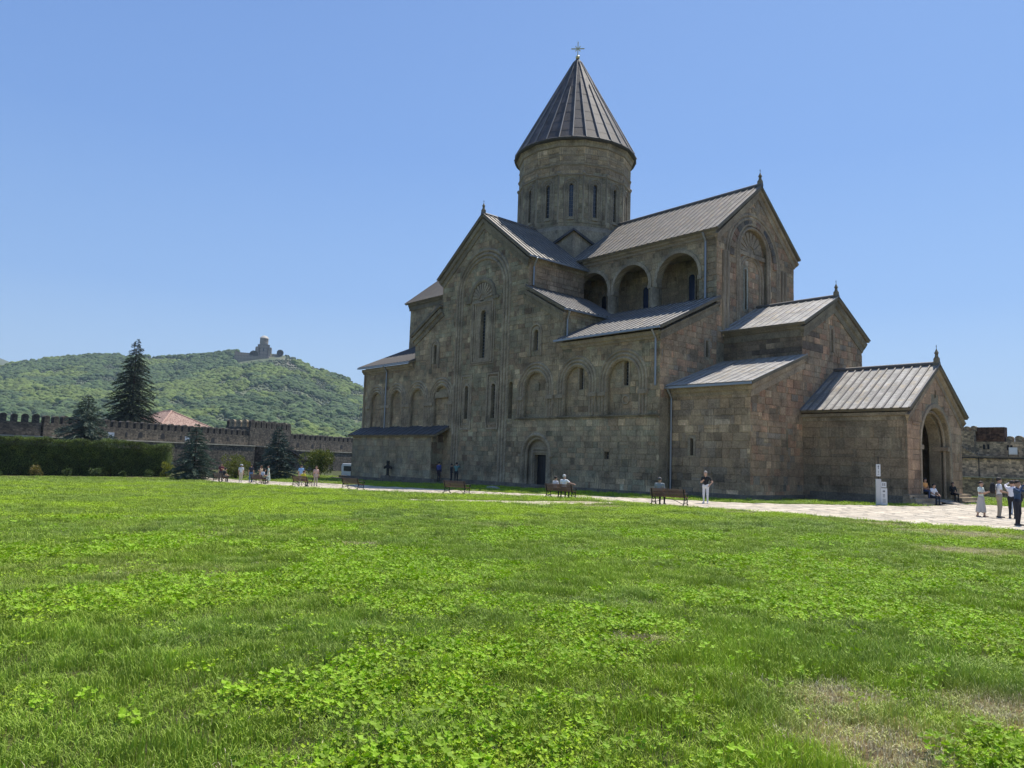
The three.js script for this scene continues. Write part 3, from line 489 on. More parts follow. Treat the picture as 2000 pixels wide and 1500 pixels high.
// --- chapel and narthex at the west end
{
  const zc = -44.4, F = FN(zc), sl = [-31.5, 2.85, 4.05, .26, { frame: .22, out: .04, grid: false }];
  const wall = mesh('chapel_wall', wallGeo(F, rectPts(xW, xA - .03, -1.4, 7.7), [holeOf(...sl)], .8), M.mortar, church);
  archWindow(church, F, ...sl);
  layStones(wall, F, [rectPts(xW + .02, xA, .1, 7.75)], [[-31.85, -31.15, 2.83, 4.3]], 51, (u, v, R) => { const k = R(); return k < .5 ? [.40, .325, .235] : k < .8 ? [.44, .345, .24] : [.35, .30, .24]; }, { lo: .45, hi: .72, wlo: .5, whi: 1.3, odd: .07, pale: .035 });
  mesh('cornice', sweep(F, [[xW, 7.05], [xA + .1, 7.05]], [[-.02, 0], [0, .08], [.2, .12], [.3, .26], [.62, .34], [.64, 0]]), M.trim, church);
  const FA = FW(xA), w = [[56.0, 11.25, 13.05, .3, { frame: .22, rows: 6, cols: 2, trim: M.trimBrown }], [49.15, 3.4, 4.85, .12, { frame: .05, out: .02, grid: false, square: true }], [49.8, 7.8, 8.1, .2, { frame: .0, grid: false, square: true }]];
  const outer = [[44.43, -1.4], [61.2, -1.4], [61.2, 12.9], [cA, 15.35], [51.43, 12.9], [51.43, 10.3], [44.43, 7.75]];
  const door = archPts(cA, 1.5, .4, 3.3, 14);
  const west = mesh('narthex_wall', wallGeo(FA, outer, [...w.map((k) => holeOf(k[0], k[1], k[2], k[3], k[4].square)), door], .8), M.mortar, church);
  for (const k of w) archWindow(church, FA, ...k);
  const dd = mesh('door', put(box(54.8, 57.8, .4, 4.9, -.7, -.6), FA), M.door, church);
  for (let i = 0; i < 6; i++) mesh('plank', put(box(54.82 + i * .5, 55.28 + i * .5, .45, 4.8, -.6, -.57), FA), M.door, dd);
  mesh('portal', merge([...rollArch(FA, cA, 2.0, .4, 3.4, 2, .16), sweep(FA, archPath(cA, 1.5, .4, 3.3), [[-.2, 0], [-.18, .08], [.0, .08], [.02, -.55]])]), M.darkTrim, church);
  layStones(west, FA, [[[44.4, .1], [51.4, .1], [51.4, 10.3], [44.4, 7.75]], [[51.4, .1], [61.2, .1], [61.2, 12.9], [cA, 15.35], [51.4, 12.9]]], [[55.6, 56.4, 11.2, 13.3], [49.04, 49.26, 3.35, 4.9], { uc: cA, r: 1.75, vs: 3.3, v0: 0 }], 52,
    (u, v, R, big, b2) => { const f = (u < 54.5 && ((v > 12.1 && v < 12.55) || (v > 11.25 && v < 11.65))); return f ? [.22, .18, .145] : toneW(u, v, R, big, b2); }, { lo: .4, hi: .62, wlo: .45, whi: 1.1, odd: .06, pale: .04 });
  const FNa = FN(zPo), nw = mesh('narthex_wall', wallGeo(FNa, rectPts(xW, xA - .01, 8.5, 12.9), [], .7), M.mortar, church);
  layStones(nw, FNa, [rectPts(xW, xA - .01, 9.2, 12.9)], [], 53, (u, v, R) => (v > 10.6 && v < 11.05) || (v > 11.4 && v < 11.85) ? (R() < .6 ? [.22, .18, .145] : [.29, .235, .175]) : R() < .5 ? [.37, .29, .21] : [.32, .26, .195], { lo: .34, hi: .5 });
  mesh('cornice', sweep(FNa, [[xW, 12.2], [xA + .05, 12.2]], [[-.3, 0], [-.28, .08], [.2, .12], [.3, .26], [.55, .34], [.56, 0]]), M.darkTrim, church);
  mesh('gable_cornice', sweep(FA, [[61.6, 12.6], [cA, 15.4], [51.0, 12.6]], [[.95, 0], [.92, .1], [.5, .14], [.4, .26], [.08, .34], [.06, 0]]), M.darkTrim, church);
  mesh('gable_cornice', sweep(FA, [[51.4, 10.4], [44.0, 7.7]], [[.95, 0], [.92, .1], [.5, .14], [.4, .26], [.08, .34], [.06, 0]]), M.trimBrown, church);
  mesh('narthex_core', merge([box(xW, xA - .82, -1.4, 7.6, zPo, zc - .82), box(xW, xA - .82, -1.4, 12.7, -61.1, zPo - .72), box(xW, xA, -1.4, 8, -68.4, -61.25)]), M.mortar, church);
  mesh('plinth', merge([put(box(xW + .4, xA + .3, -1.4, .3, 0, .3), F), put(box(xW + .4, xA + .62, -1.4, .08, .3, .62), F), put(box(44.4, 51.1, -1.4, .3, 0, .3), FA), put(box(44.1, 51.1, -1.4, .08, .3, .62), FA)]), M.plinth, church);
}
// --- entrance porch
{
  const FNp = FN(zPo), FWp = FW(xP), uc = 56.2;
  const nw = mesh('porch_wall', wallGeo(FNp, rectPts(xA + .01, xP - .03, -1.4, 6.18), [], .9), M.mortar, church);
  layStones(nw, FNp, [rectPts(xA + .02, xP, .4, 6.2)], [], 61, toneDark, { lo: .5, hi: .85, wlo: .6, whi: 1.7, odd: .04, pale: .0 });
  const outer = [[51.43, -1.4], [61.17, -1.4], [61.17, 6.2], [cA, 9.5], [51.43, 6.2]];
  const g = wallGeo(FWp, outer, [archPts(uc, 2.55, .35, 4.1, 22), rectPts(56.2, 56.5, 7.4, 7.95), rectPts(60.3, 60.45, 3.1, 3.6)], .45), g2 = wallGeo(FW(xP - .46), outer, [archPts(uc, 2.2, .35, 4.0, 22)], .75);
  const ww = mesh('porch_wall', merge([g, g2]), M.mortar, church);
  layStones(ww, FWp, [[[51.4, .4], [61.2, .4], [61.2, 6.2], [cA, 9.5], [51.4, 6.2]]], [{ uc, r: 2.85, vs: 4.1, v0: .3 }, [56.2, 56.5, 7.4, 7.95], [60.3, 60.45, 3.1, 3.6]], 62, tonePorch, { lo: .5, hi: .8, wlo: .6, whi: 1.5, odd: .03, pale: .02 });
  mesh('porch_arch', merge([sweep(FWp, archPath(uc, 2.72, .4, 4.1, 24), [[-.18, 0], [-.16, .09], [.1, .09], [.16, .03], [.17, -.4]]), sweep(FWp, archPath(uc, 2.38, .4, 4.05, 24), roll(0, .12, 5, -.3)), put(box(58.36, 58.92, 3.75, 4.05, -1.0, .05), FWp), put(box(53.48, 54.04, 3.75, 4.05, -1.0, .05), FWp)]), M.trimBrown, church);
  mesh('gable_cornice', sweep(FWp, [[61.55, 5.95], [cA, 9.55], [51.05, 5.95]], [[.6, 0], [.58, .08], [.3, .1], [.2, .22], [.05, .28], [.03, 0]]), M.trimBrown, church);
  mesh('cornice', sweep(FNp, [[xA, 5.6], [xP + .1, 5.6]], [[-.02, 0], [0, .08], [.25, .1], [.3, .24], [.5, .3], [.52, 0]]), M.trim, church);
  mesh('porch_wall', merge([box(xA, xP - .03, -1.4, 6.17, -61.2, -60.3), box(xA + .02, xP - 1.3, .0, .38, -60.3, -52.3)]), M.mortar, church);
  mesh('plinth', merge([put(box(xA + .62, xP + .35, -1, .62, 0, .25), FNp), put(box(xA + .62, xP + .7, -1, .38, .25, .6), FNp), put(box(xA + .62, xP + .9, -1, .18, .6, 1.0), FNp)]), M.plinth, church);
  const st = [];
  for (const [u0, u1] of [[50.7, 53.6], [58.9, 61.9]]) for (const [k, h] of [[.35, .72], [.75, .5], [1.15, .28]]) st.push(put(box(u0 - k * .15, u1 + k * .15, -.5, h, k - .42, k), FWp));
  for (const [k, h] of [[.2, .36], [.6, .24], [1.0, .12]]) st.push(put(box(53.55, 58.95, -.5, h, k - .4, k), FWp));
  mesh('porch_step', merge(st), M.trimBrown, church);
}
// --- roofs
{
  const H = church;
  roofPlane(H, [-43.6, 12.15, -42.65], [-33.0, 12.15, -42.65], [-33.0, 15.6, zV + .02], [-43.6, 15.6, zV + .02], 17, { mat: M.roofPale, seed: 1, courses: 6 });
  roofPlane(H, [-76.4, 12.1, -42.65], [-65.4, 12.1, -42.65], [-65.4, 15.5, zV + .05], [-76.4, 15.5, zV + .05], 17, { mat: M.roofDark, seed: 2, courses: 6 });
  roofPlane(H, [-43.0, 14.8, -42.8], [-43.0, 14.8, zV], [-48.02, 17.5, zV], [-48.02, 17.5, -42.8], 13, { seed: 3, courses: 5 });
  roofPlane(H, [-66.1, 14.8, -42.8], [-66.1, 14.8, zV], [-60.98, 17.5, zV], [-60.98, 17.5, -42.8], 13, { seed: 4, mat: M.roofDark, courses: 3 });
  roofPlane(H, [-47.45, 20.15, -42.75], [-47.45, 20.15, -52.5], [xT, 25.5, -52.5], [xT, 25.5, -42.75], 17, { seed: 5, mat: M.roofBrown });
  roofPlane(H, [-61.55, 20.15, -42.75], [-61.55, 20.15, -52.5], [xT, 25.5, -52.5], [xT, 25.5, -42.75], 17, { seed: 6, mat: M.roofBrown, courses: 2 });
  roofPlane(H, [-50.2, 21.15, -49.75], [-33.0, 21.15, -49.75], [-33.0, 26.35, zC], [-50.2, 26.35, zC], 27, { seed: 7, mat: M.roofBrown, courses: 6 });
  roofPlane(H, [-78.4, 21.1, -49.75], [-60.0, 21.1, -49.75], [-60.0, 26.35, zC], [-78.4, 26.35, zC], 28, { seed: 8, mat: M.roofBrown, courses: 4 });
  roofPlane(H, [-78.4, 21.15, -63.05], [-33.0, 21.15, -63.05], [-33.0, 26.35, zC], [-78.4, 26.35, zC], 12, { seed: 9, mat: M.roofBrown, courses: 1 });
  roofPlane(H, [xW + .03, 7.85, -43.9], [-26.4, 7.85, -43.9], [-26.4, 10.5, zPo + .02], [xW + .03, 10.5, zPo + .02], 10, { seed: 10, courses: 6, ribMat: M.roofPale, rib: .05 });
  roofPlane(H, [xW + .03, 12.85, -50.85], [-26.4, 12.85, -50.85], [-26.4, 15.6, -cA], [xW + .03, 15.6, -cA], 11, { seed: 11, courses: 4, ribMat: M.roofPale, rib: .05 });
  roofPlane(H, [xW + .03, 12.85, -61.75], [-26.4, 12.85, -61.75], [-26.4, 15.6, -cA], [xW + .03, 15.6, -cA], 6, { seed: 12, courses: 1 });
  roofPlane(H, [xA + .03, 6.35, -50.95], [-19.3, 6.35, -50.95], [-19.3, 9.75, -cA], [xA + .03, 9.75, -cA], 13, { seed: 13, courses: 7, rib: .08, ribMat: M.roofRib });
  roofPlane(H, [xA + .03, 6.35, -61.65], [-19.3, 6.35, -61.65], [-19.3, 9.75, -cA], [xA + .03, 9.75, -cA], 6, { seed: 14, courses: 1 });
  roofPlane(H, [-75.8, 12.1, -70.1], [-33, 12.1, -70.1], [-33, 15.5, -62.5], [-75.8, 15.5, -62.5], 8, { seed: 15, courses: 1, mat: M.roofDark });
  const cap = (a, b, r = .17) => mesh('ridge_cap', rod(a, b, r, r, 10), M.roofRib, H);
  cap([xT, 25.52, -42.7], [xT, 25.52, -50]); cap([-33.0, 26.42, zC], [-49.5, 26.42, zC], .2); cap([-60, 26.42, zC], [-78.4, 26.42, zC], .2); cap([-26.4, 15.66, -cA], [xW, 15.66, -cA]); cap([-19.3, 9.82, -cA], [xA, 9.82, -cA]);
  finial(H, xT, 25.62, -42.9, .62); finial(H, -33.2, 26.5, zC, .68); finial(H, -26.6, 15.75, -cA, .6); finial(H, -19.5, 9.92, -cA, .62);
  const gut = (x0, x1, y, z) => mesh('gutter', box(x0, x1, y - .09, y + .06, z - .02, z + .13), M.gutter, H);
  gut(-43.9, -33.0, 12.05, -42.55); gut(xW - .2, -26.4, 7.72, -43.8); gut(-76.4, -65.6, 12.0, -42.55);
  mesh('gutter', box(-42.98, -42.86, 14.62, 14.76, zV, -42.75), M.gutter, H);
  mesh('gutter', box(-47.42, -47.3, 19.98, 20.12, zV, -42.7), M.gutter, H);
  downpipe(H, [[xW - .28, 11.95, -42.5], [xW - .28, 11.3, -43.0], [xW - .28, 7.9, -43.02]]);
  downpipe(H, [[xW + .25, 7.7, -43.7], [xW + .25, 7.0, -44.25], [xW + .25, .3, -44.25]]);
  downpipe(H, [[-34.4, 20.95, -49.7], [-34.4, 20.3, -50.14], [-34.4, 15.5, -50.14]], .09);
  downpipe(H, [[-47.3, 20.0, -43.5], [-47.8, 19.3, -43.6], [-47.8, 17.6, -43.6]], .08);
  downpipe(H, [[-42.9, 14.6, -43.3], [-43.35, 14.0, -43.5], [-43.35, 12.4, -43.5]], .08);
  downpipe(H, [[-70.8, 11.95, -42.5], [-70.8, 11.3, -43.0], [-70.8, 5.1, -43.02]], .08);
}
// --- crossing block, drum and cone
{
  const cx = -55.0, cz = -55.7, gs = [], rf = [];
  const tri = (...p) => { const g = new THREE.BufferGeometry(); g.setAttribute('position', new THREE.Float32BufferAttribute(p.flat(), 3)); g.computeVertexNormals(); return boxUV(g); };
  for (const [sx, sz] of [[1, 1], [-1, 1], [1, -1], [-1, -1]]) {
    const q = (a, y, b) => [cx + sx * a, y, cz + sz * b], c = 5.4, top = 24.62;
    gs.push(tri(q(0, 19, c), q(c, 19, c), q(c, top, c)), tri(q(0, 19, c), q(c, top, c), q(0, 22.9, c)), tri(q(c, 19, c), q(c, 19, 0), q(c, 22.9, 0)), tri(q(c, 19, c), q(c, 22.9, 0), q(c, top, c)));
    const o = c + .25, up = .1;
    rf.push(tri(q(o, top + up, o), q(0, 22.9 + up, o), q(0, 25.2, 0)), tri(q(o, top + up, o), q(0, 25.2, 0), q(o, 22.9 + up, 0)));
    rf.push(tri(q(o, top + up, o), q(0, 22.9 + up, o), q(0, 22.7, o)), tri(q(o, top + up, o), q(0, 22.7, o), q(o, top - .12, o)), tri(q(o, top + up, o), q(o, 22.9 + up, 0), q(o, 22.7, 0)), tri(q(o, top + up, o), q(o, 22.7, 0), q(o, top - .12, o)));
    rf.push(tri(q(o, top - .12, o), q(0, 22.7, o), q(0, 22.7, c - .2)), tri(q(o, top - .12, o), q(0, 22.7, c - .2), q(c - .2, top - .12, c - .2)), tri(q(o, top - .12, o), q(o, 22.7, 0), q(c - .2, 22.7, 0)), tri(q(o, top - .12, o), q(c - .2, 22.7, 0), q(c - .2, top - .12, c - .2)));
  }
  mesh('crossing_block', merge(gs), M.trim, church);
  mesh('crossing_roof', merge(rf), M.roofDark, church);
  const n = 15, R = 6.0, ap = R * Math.cos(PI / n), hw = R * Math.sin(PI / n), off = Math.atan2(-cz, -cx) ;
  const drumParts = [], rolls = [];
  const drum = mesh('drum_wall', new THREE.CylinderGeometry(ap - .55, ap - .55, 11.5, 32, 1, true).translate(cx, 29, cz), M.darkTrim, church);
  for (let k = 0; k < n; k++) {
    const a = k * 2 * PI / n + .843, nx = Math.cos(a), nz = Math.sin(a); // outward
    const F = new THREE.Matrix4().makeBasis(V3(nz, 0, -nx), V3(0, 1, 0), V3(nx, 0, nz)).setPosition(cx + nx * ap, 0, cz + nz * ap);
    drumParts.push(wallGeo(F, rectPts(-hw, hw, 23.2, 34.5), [archPts(0, .2, 26.55, 29.75, 8)], .5));
    archWindow(church, F, 0, 26.55, 29.95, .4, { frame: .14, out: .05, deep: .22, grid: true, rows: 8, cols: 2 });
    rolls.push(sweep(F, archPath(0, .66, 26.2, 29.85, 12), roll(0, .085)), sweep(F, archPath(0, .44, 26.4, 29.85, 12), roll(0, .05)), rod(V3(hw * .97, 25.9, -.02).applyMatrix4(F), V3(hw * .97, 30.85, -.02).applyMatrix4(F), .11, .11, 8), put(box(-.3, .3, 26.2, 26.36, 0, .14), F));
    rolls.push(new THREE.SphereGeometry(.2, 8, 6).translate(hw, 31.05, .02).applyMatrix4(F));
    if (nx > -.5 && nz > -.75 || nx > .2) layStones(drum, F, [rectPts(-hw, hw, 23.8, 34.4)], [[-.75, .75, 26.0, 30.6]], 70 + k, (u, v, R2) => v > 31 ? (R2() < .7 ? [.45, .365, .26] : [.52, .40, .26]) : (R2() < .6 ? [.37, .34, .25] : [.40, .345, .25]), { lo: .38, hi: .6, wlo: .5, whi: 1.2, odd: .05, pale: .02 });
  }
  mesh('drum_face', merge(drumParts), M.mortar, church);
  mesh('drum_moulding', merge(rolls), M.trim, church);
  const ring = (prof) => { const g = new THREE.LatheGeometry(prof.map(([r, y]) => new THREE.Vector2(r / Math.cos(PI / n), y)), n, PI / 2 - .843 + PI / n); const h = boxUV(g); h.computeVertexNormals(); return h.translate(cx, 0, cz); };
  for (const g of [ring([[ap, 30.75], [ap + .12, 30.85], [ap + .12, 30.95], [ap, 31.02]]), ring([[ap, 31.8], [ap + .1, 31.9], [ap + .13, 32.05], [ap, 32.1]]), ring([[ap, 32.9], [ap + .07, 33.0], [ap, 33.08]]), ring([[ap, 33.75], [ap + .14, 33.85], [ap + .2, 34.1], [ap + .42, 34.4], [ap + .42, 34.62], [0.1, 34.62]]), ring([[ap, 25.55], [ap + .1, 25.5], [ap + .18, 25.3], [ap + .3, 25.05], [ap + .3, 23.5]])]) mesh('drum_cornice', g, M.trim, church);
  const cone = mesh('cone_roof', new THREE.CylinderGeometry(.2, 6.45, 11.7, 32, 1).translate(cx, 34.6 + 5.85, cz), M.roofDark, church);
  const Rr = rng(9), m = 30;
  for (let k = 0; k < m; k++) {
    const a0 = 2 * PI * (k + .02) / m, a1 = 2 * PI * (k + .98) / m, P = [], U = []; const rows = 9;
    const pt = (a, y, e) => { const r = mix(6.52, .24, (y - 34.62) / 11.7) + e; return [cx + r * Math.cos(a), y, cz + r * Math.sin(a)]; };
    const o2 = Rr() * .5;
    for (let j = 0; j < rows; j++) {
      const y0 = 34.62 + 11.6 * (j ? (j - o2) / rows : 0), y1 = 34.62 + 11.6 * (j === rows - 1 ? 1 : (j + 1 - o2) / rows), e0 = .038 + .006 * Rr(), e1 = .03;
      const A = pt(a0, y0, e0), B = pt(a1, y0, e0), C = pt(a1, y1, e1), D = pt(a0, y1, e1), A2 = pt(a0, y0, 0), B2 = pt(a1, y0, 0);
      const w = (a1 - a0) * mix(6.5, .2, j / rows);
      for (const [f, uvs] of [[[A, C, B], [[0, y0], [w, y1], [w, y0]]], [[A, D, C], [[0, y0], [0, y1], [w, y1]]], [[A2, A, B], [[0, y0], [0, y0], [w, y0]]], [[A2, B, B2], [[0, y0], [w, y0], [w, y0]]]]) f.forEach((q, i) => { P.push(...q); U.push(uvs[i][0] + k * 1.7, uvs[i][1]); });
    }
    const g = new THREE.BufferGeometry(); g.setAttribute('position', new THREE.Float32BufferAttribute(P, 3)); g.setAttribute('uv', new THREE.Float32BufferAttribute(U, 2)); g.computeVertexNormals();
    mesh('roof_panel', g, M.roofCone, cone);
    const full = k % 2 === 0, yt = full ? 46.0 : mix(39, 43, Rr()), aR = 2 * PI * k / m, r1 = mix(6.6, .3, (yt - 34.62) / 11.7);
    mesh('roof_rib', rod([cx + 6.62 * Math.cos(aR), 34.55, cz + 6.62 * Math.sin(aR)], [cx + r1 * Math.cos(aR), yt, cz + r1 * Math.sin(aR)], .085, .05, 6), M.coneRib, cone);
  }
  mesh('cone_eave', boxUV(lathe([[5.9, 34.3], [6.5, 34.35], [6.62, 34.5], [6.62, 34.64], [6.2, 34.66]], 32)).translate(cx, 0, cz), M.roofDark, church);
  mesh('cone_cap', lathe([[.34, 45.6], [.3, 46.1], [.2, 46.4], [.12, 46.45]], 12).translate(cx, 0, cz), M.roofDark, church);
  const fin = mesh('orb', new THREE.SphereGeometry(.24, 14, 10).translate(cx, 46.62, cz), M.gold, church);
  mesh('cross', merge([box(-.045, .045, 46.8, 48.45, -.045, .045), box(-.72, .72, 47.6, 47.69, -.045, .045), box(-.4, .4, -.04, .04, -.03, .03).rotateZ(PI / 4).translate(0, 47.64, 0), box(-.4, .4, -.04, .04, -.03, .03).rotateZ(-PI / 4).translate(0, 47.64, 0)]).translate(0, 0, 0).applyMatrix4(new THREE.Matrix4().makeRotationY(.75)).translate(cx, 0, cz), M.gold, fin);
}
// --- the stones: the 300 that show largest are pieces of their wall, the others one body of stonework
{
  const facing = (s) => { const n = V3(0, 0, 1).transformDirection(s.F), d = camera.position.clone().sub(s.ctr).normalize(); return Math.max(0, n.dot(d)); };
  for (const s of allStones) s.seen *= facing(s);
  const order = [...allStones].sort((a, b) => b.seen - a.seen), rest = [];
  order.forEach((s, i) => { const g = stoneGeo(s.pts, s.h, s.col, s.F); if (i < 300) mesh('stone', g, M.stone, s.owner); else rest.push(g); });
  const st = mesh('stonework', merge(rest), M.stone, church); st.userData = { kind: 'stuff' };
  console.log('stones', allStones.length);
}
// ---------------------------------------------------------------- lawn, paths and paving
const inPoly = (x, z, P) => { let c = false; for (let i = 0, j = P.length - 1; i < P.length; j = i++) { const [a, b] = P[i], [d, e] = P[j]; if ((b > z) !== (e > z) && x < (d - a) * (z - b) / (e - b) + a) c = !c; } return c; };
const PLAZA = [[-27.2, -31.7], [-23.8, -31.3], [-20.3, -31.4], [-16.6, -31.3], [-13.6, -30.7], [-10.5, -30.5], [-6, -31.2], [2, -32], [14, -34], [14, -50], [-5, -52], [-14.5, -56.2], [-17.6, -58.8], [-18.2, -54], [-17.9, -50.2], [-18.3, -47.9], [-20.1, -45.3], [-22.1, -41.7], [-24.8, -38.4], [-27.2, -38.0]];
const PATH = [[-27.2, -38.0], [-29.7, -37.4], [-34.4, -36], [-39, -34.4], [-44.4, -33.9], [-54.4, -33.4], [-63.4, -33.3], [-69, -31.6], [-82, -31.2], [-90, -32], [-90, -28.5], [-80, -27.6], [-70.5, -26.4], [-61.4, -25.6], [-52.8, -26.1], [-44.6, -27.6], [-40.4, -29.6], [-36, -31.9], [-31.4, -33.7], [-27.2, -31.7]];
const TRACK = [[-33.6, -21.6], [-31.4, -25.0], [-29.2, -28.3], [-27.6, -31.2], [-26.4, -30.6], [-25.9, -27.9], [-26.6, -25.2], [-28.9, -23.2], [-31.8, -21.1]];
const CHURCHFOOT = [[-78, -39.9], [-57, -39.9], [-57, -42.0], [-32.7, -42.2], [-32.7, -43.6], [-26.1, -43.6], [-26.1, -50.2], [-18.2, -50.2], [-18.2, -62.6], [-26, -70], [-78, -70]];
const edge = (x, z) => .9 * (fbm(x * 1.1, z * 1.1, 3, 201) - .5);
const onHard = (x, z) => { const e = edge(x, z), X = x + e, Z = z + e * .8; return inPoly(X, Z, PLAZA) || inPoly(X, Z, PATH) || inPoly(x, z, CHURCHFOOT); };
const onTrack = (x, z) => { const e = 1.6 * edge(x * 1.3, z * 1.3); return inPoly(x + e, z + e, TRACK); };
// bare, dry places in the turf
const DRY = [[-2.0, -4.7, .55], [-1.8, -4.45, .45], [-1.7, -6.1, .5], [-2.6, -5.5, .4], [-4.6, -5.7, .35], [-14, -8, .5], [-8.4, -26.9, 2.2], [-6.4, -20.4, 1.4], [-18.6, -29.9, 1.3], [-24, -26.6, 1.5], [-27.9, -29.4, 1.2], [-12, -28.8, 1.2]];
const dryness = (x, z) => { let d = 0; for (const [a, b, r] of DRY) d = Math.max(d, 1 - Math.hypot(x - a, z - b) / (r * (1 + .9 * (fbm(x * 2, z * 2, 3, 207) - .3)))); return clamp(Math.max(d * 1.6, sstep(.66, .8, fbm(x * .35, z * .35, 4, 208)) * .35)); };
{
  const P = [], U = [], I = [], C = [], rings = []; for (let r = .5; r < 100;) { rings.push(r); r += Math.max(.5, r * .035); } rings.push(110, 130, 160, 220, 320, 500, 800, 1400, 2500, 4500);
  const A = 150; P.push(0, groundY(0, 0), 0); U.push(0, 0); C.push(.5, .5, .5);
  for (const r of rings) for (let k = 0; k < A; k++) {
    const a = 2 * PI * k / A, x = r * Math.cos(a), z = r * Math.sin(a), f = sstep(95, 160, r), y = mix(groundY(x, z), -1.3, f);
    const hard = r < 95 && (onHard(x, z) || onTrack(x, z)) ? 1 : 0, n = fbm(x * .2, z * .2, 4, 205);
    P.push(x, y - .012, z); U.push(x, z); const dd = r < 95 ? dryness(x, z) : 0; C.push(mix(.16 + .05 * n, .62, dd), mix(.23 + .07 * n, .54, dd), mix(.045 + .01 * n, .36, dd));
  }
  for (let k = 0; k < A; k++) I.push(0, 1 + (k + 1) % A, 1 + k);
  for (let j = 0; j < rings.length - 1; j++) for (let k = 0; k < A; k++) { const a = 1 + j * A + k, b = 1 + j * A + (k + 1) % A, c = a + A, d = b + A; I.push(a, b, c, b, d, c); }
  const g = new THREE.BufferGeometry(); g.setAttribute('position', new THREE.Float32BufferAttribute(P, 3)); g.setAttribute('uv', new THREE.Float32BufferAttribute(U, 2)); g.setAttribute('color', new THREE.Float32BufferAttribute(C, 3)); g.setIndex(I); g.computeVertexNormals();
  structure('lawn', g, new THREE.MeshStandardMaterial({ color: 0xffffff, vertexColors: true, map: soilMap, bumpMap: stoneBump, bumpScale: .04, roughness: 1 }));
}
// paving slabs: flat stones of uneven size with narrow joints
{
  const FG = new THREE.Matrix4().makeBasis(V3(1, 0, 0), V3(0, 0, -1), V3(0, 1, 0));
  const list = [], R = rng(301);
  for (let v = 24; v < 62;) {
    const h = mix(.45, .85, R());
    for (let u = -90 - R(); u < 14;) {
      const w = mix(.5, 1.25, R()); const x = u + w / 2, z = -(v + h / 2);
      if (onHard(x, z) && !inPoly(x, z, CHURCHFOOT)) {
        const j = .008, q = () => (R() - .5) * .05, k = .86 + .28 * R(), t = R();
        list.push({ p: [[u + j + q(), v + j + q() * .3], [u + w - j + q(), v + j + q() * .3], [u + w - j + q(), v + h - j + q() * .3], [u + j + q(), v + h - j + q() * .3]], col: [.76 * k, .71 * k * (1 - .04 * t), .62 * k * (1 - .08 * t)], y: groundY(x, z) + .006 * R(), d: Math.hypot(x, z), x, z });
      }
      u += w;
    }
    v += h;
  }
  const slab = (s) => stoneGeo(s.p, .035, s.col, new THREE.Matrix4().makeTranslation(0, s.y, 0).multiply(FG), .012);
  const near = list.filter((s) => s.d < 46).sort((a, b) => a.d - b.d);
  const front = near.slice(0, 290), rest = new Set(list); front.forEach((s) => rest.delete(s));
  const base = structure('paving', merge([...rest].map(slab)), M.paving);
  for (const s of front) mesh('slab', slab(s), M.paving, base);
}
// worn track across the turf
{
  const P = [], cells = .28; const bx = [-35, -24.5], bz = [-32.5, -20];
  for (let x = bx[0]; x < bx[1]; x += cells) for (let z = bz[0]; z < bz[1]; z += cells) if (onTrack(x + cells / 2, z + cells / 2) && !inPoly(x, z, PLAZA)) {
    const q = (a, b) => [a, groundY(a, b) + .004 + .006 * fbm(a * 3, b * 3, 2, 9), b], a = q(x, z), b = q(x + cells, z), c = q(x + cells, z + cells), d = q(x, z + cells); P.push(...a, ...c, ...b, ...a, ...d, ...c);
  }
  const g = new THREE.BufferGeometry(); g.setAttribute('position', new THREE.Float32BufferAttribute(P, 3)); g.computeVertexNormals();
  structure('worn_track', boxUV(g), new THREE.MeshStandardMaterial({ color: lin(.74, .68, .55), map: pavMap, roughness: 1 }));
}
// ---------------------------------------------------------------- turf: blades, clover and mallow leaves
function bladeClump(R, n, spread, hlo, hhi, w) {
  const P = [], N = [];
  for (let i = 0; i < n; i++) {
    const a = R() * 2 * PI, r = spread * Math.sqrt(R()), x = r * Math.cos(a), z = r * Math.sin(a), h = mix(hlo, hhi, R()), t = R() * 2 * PI, lean = h * mix(.15, 1.0, R() ** 1.4), dx = Math.cos(t), dz = Math.sin(t), px = -dz * w / 2, pz = dx * w / 2;
    const m = [x + dx * lean * .32, h * .62, z + dz * lean * .32], e = [x + dx * lean, h * mix(.8, 1, R()), z + dz * lean];
    P.push(x - px, -.01, z - pz, x + px, -.01, z + pz, m[0] + px * .8, m[1], m[2] + pz * .8, x - px, -.01, z - pz, m[0] + px * .8, m[1], m[2] + pz * .8, m[0] - px * .8, m[1], m[2] - pz * .8, m[0] - px * .8, m[1], m[2] - pz * .8, m[0] + px * .8, m[1], m[2] + pz * .8, ...e);
  }
  const g = new THREE.BufferGeometry(); g.setAttribute('position', new THREE.Float32BufferAttribute(P, 3)); g.computeVertexNormals(); return g;
}
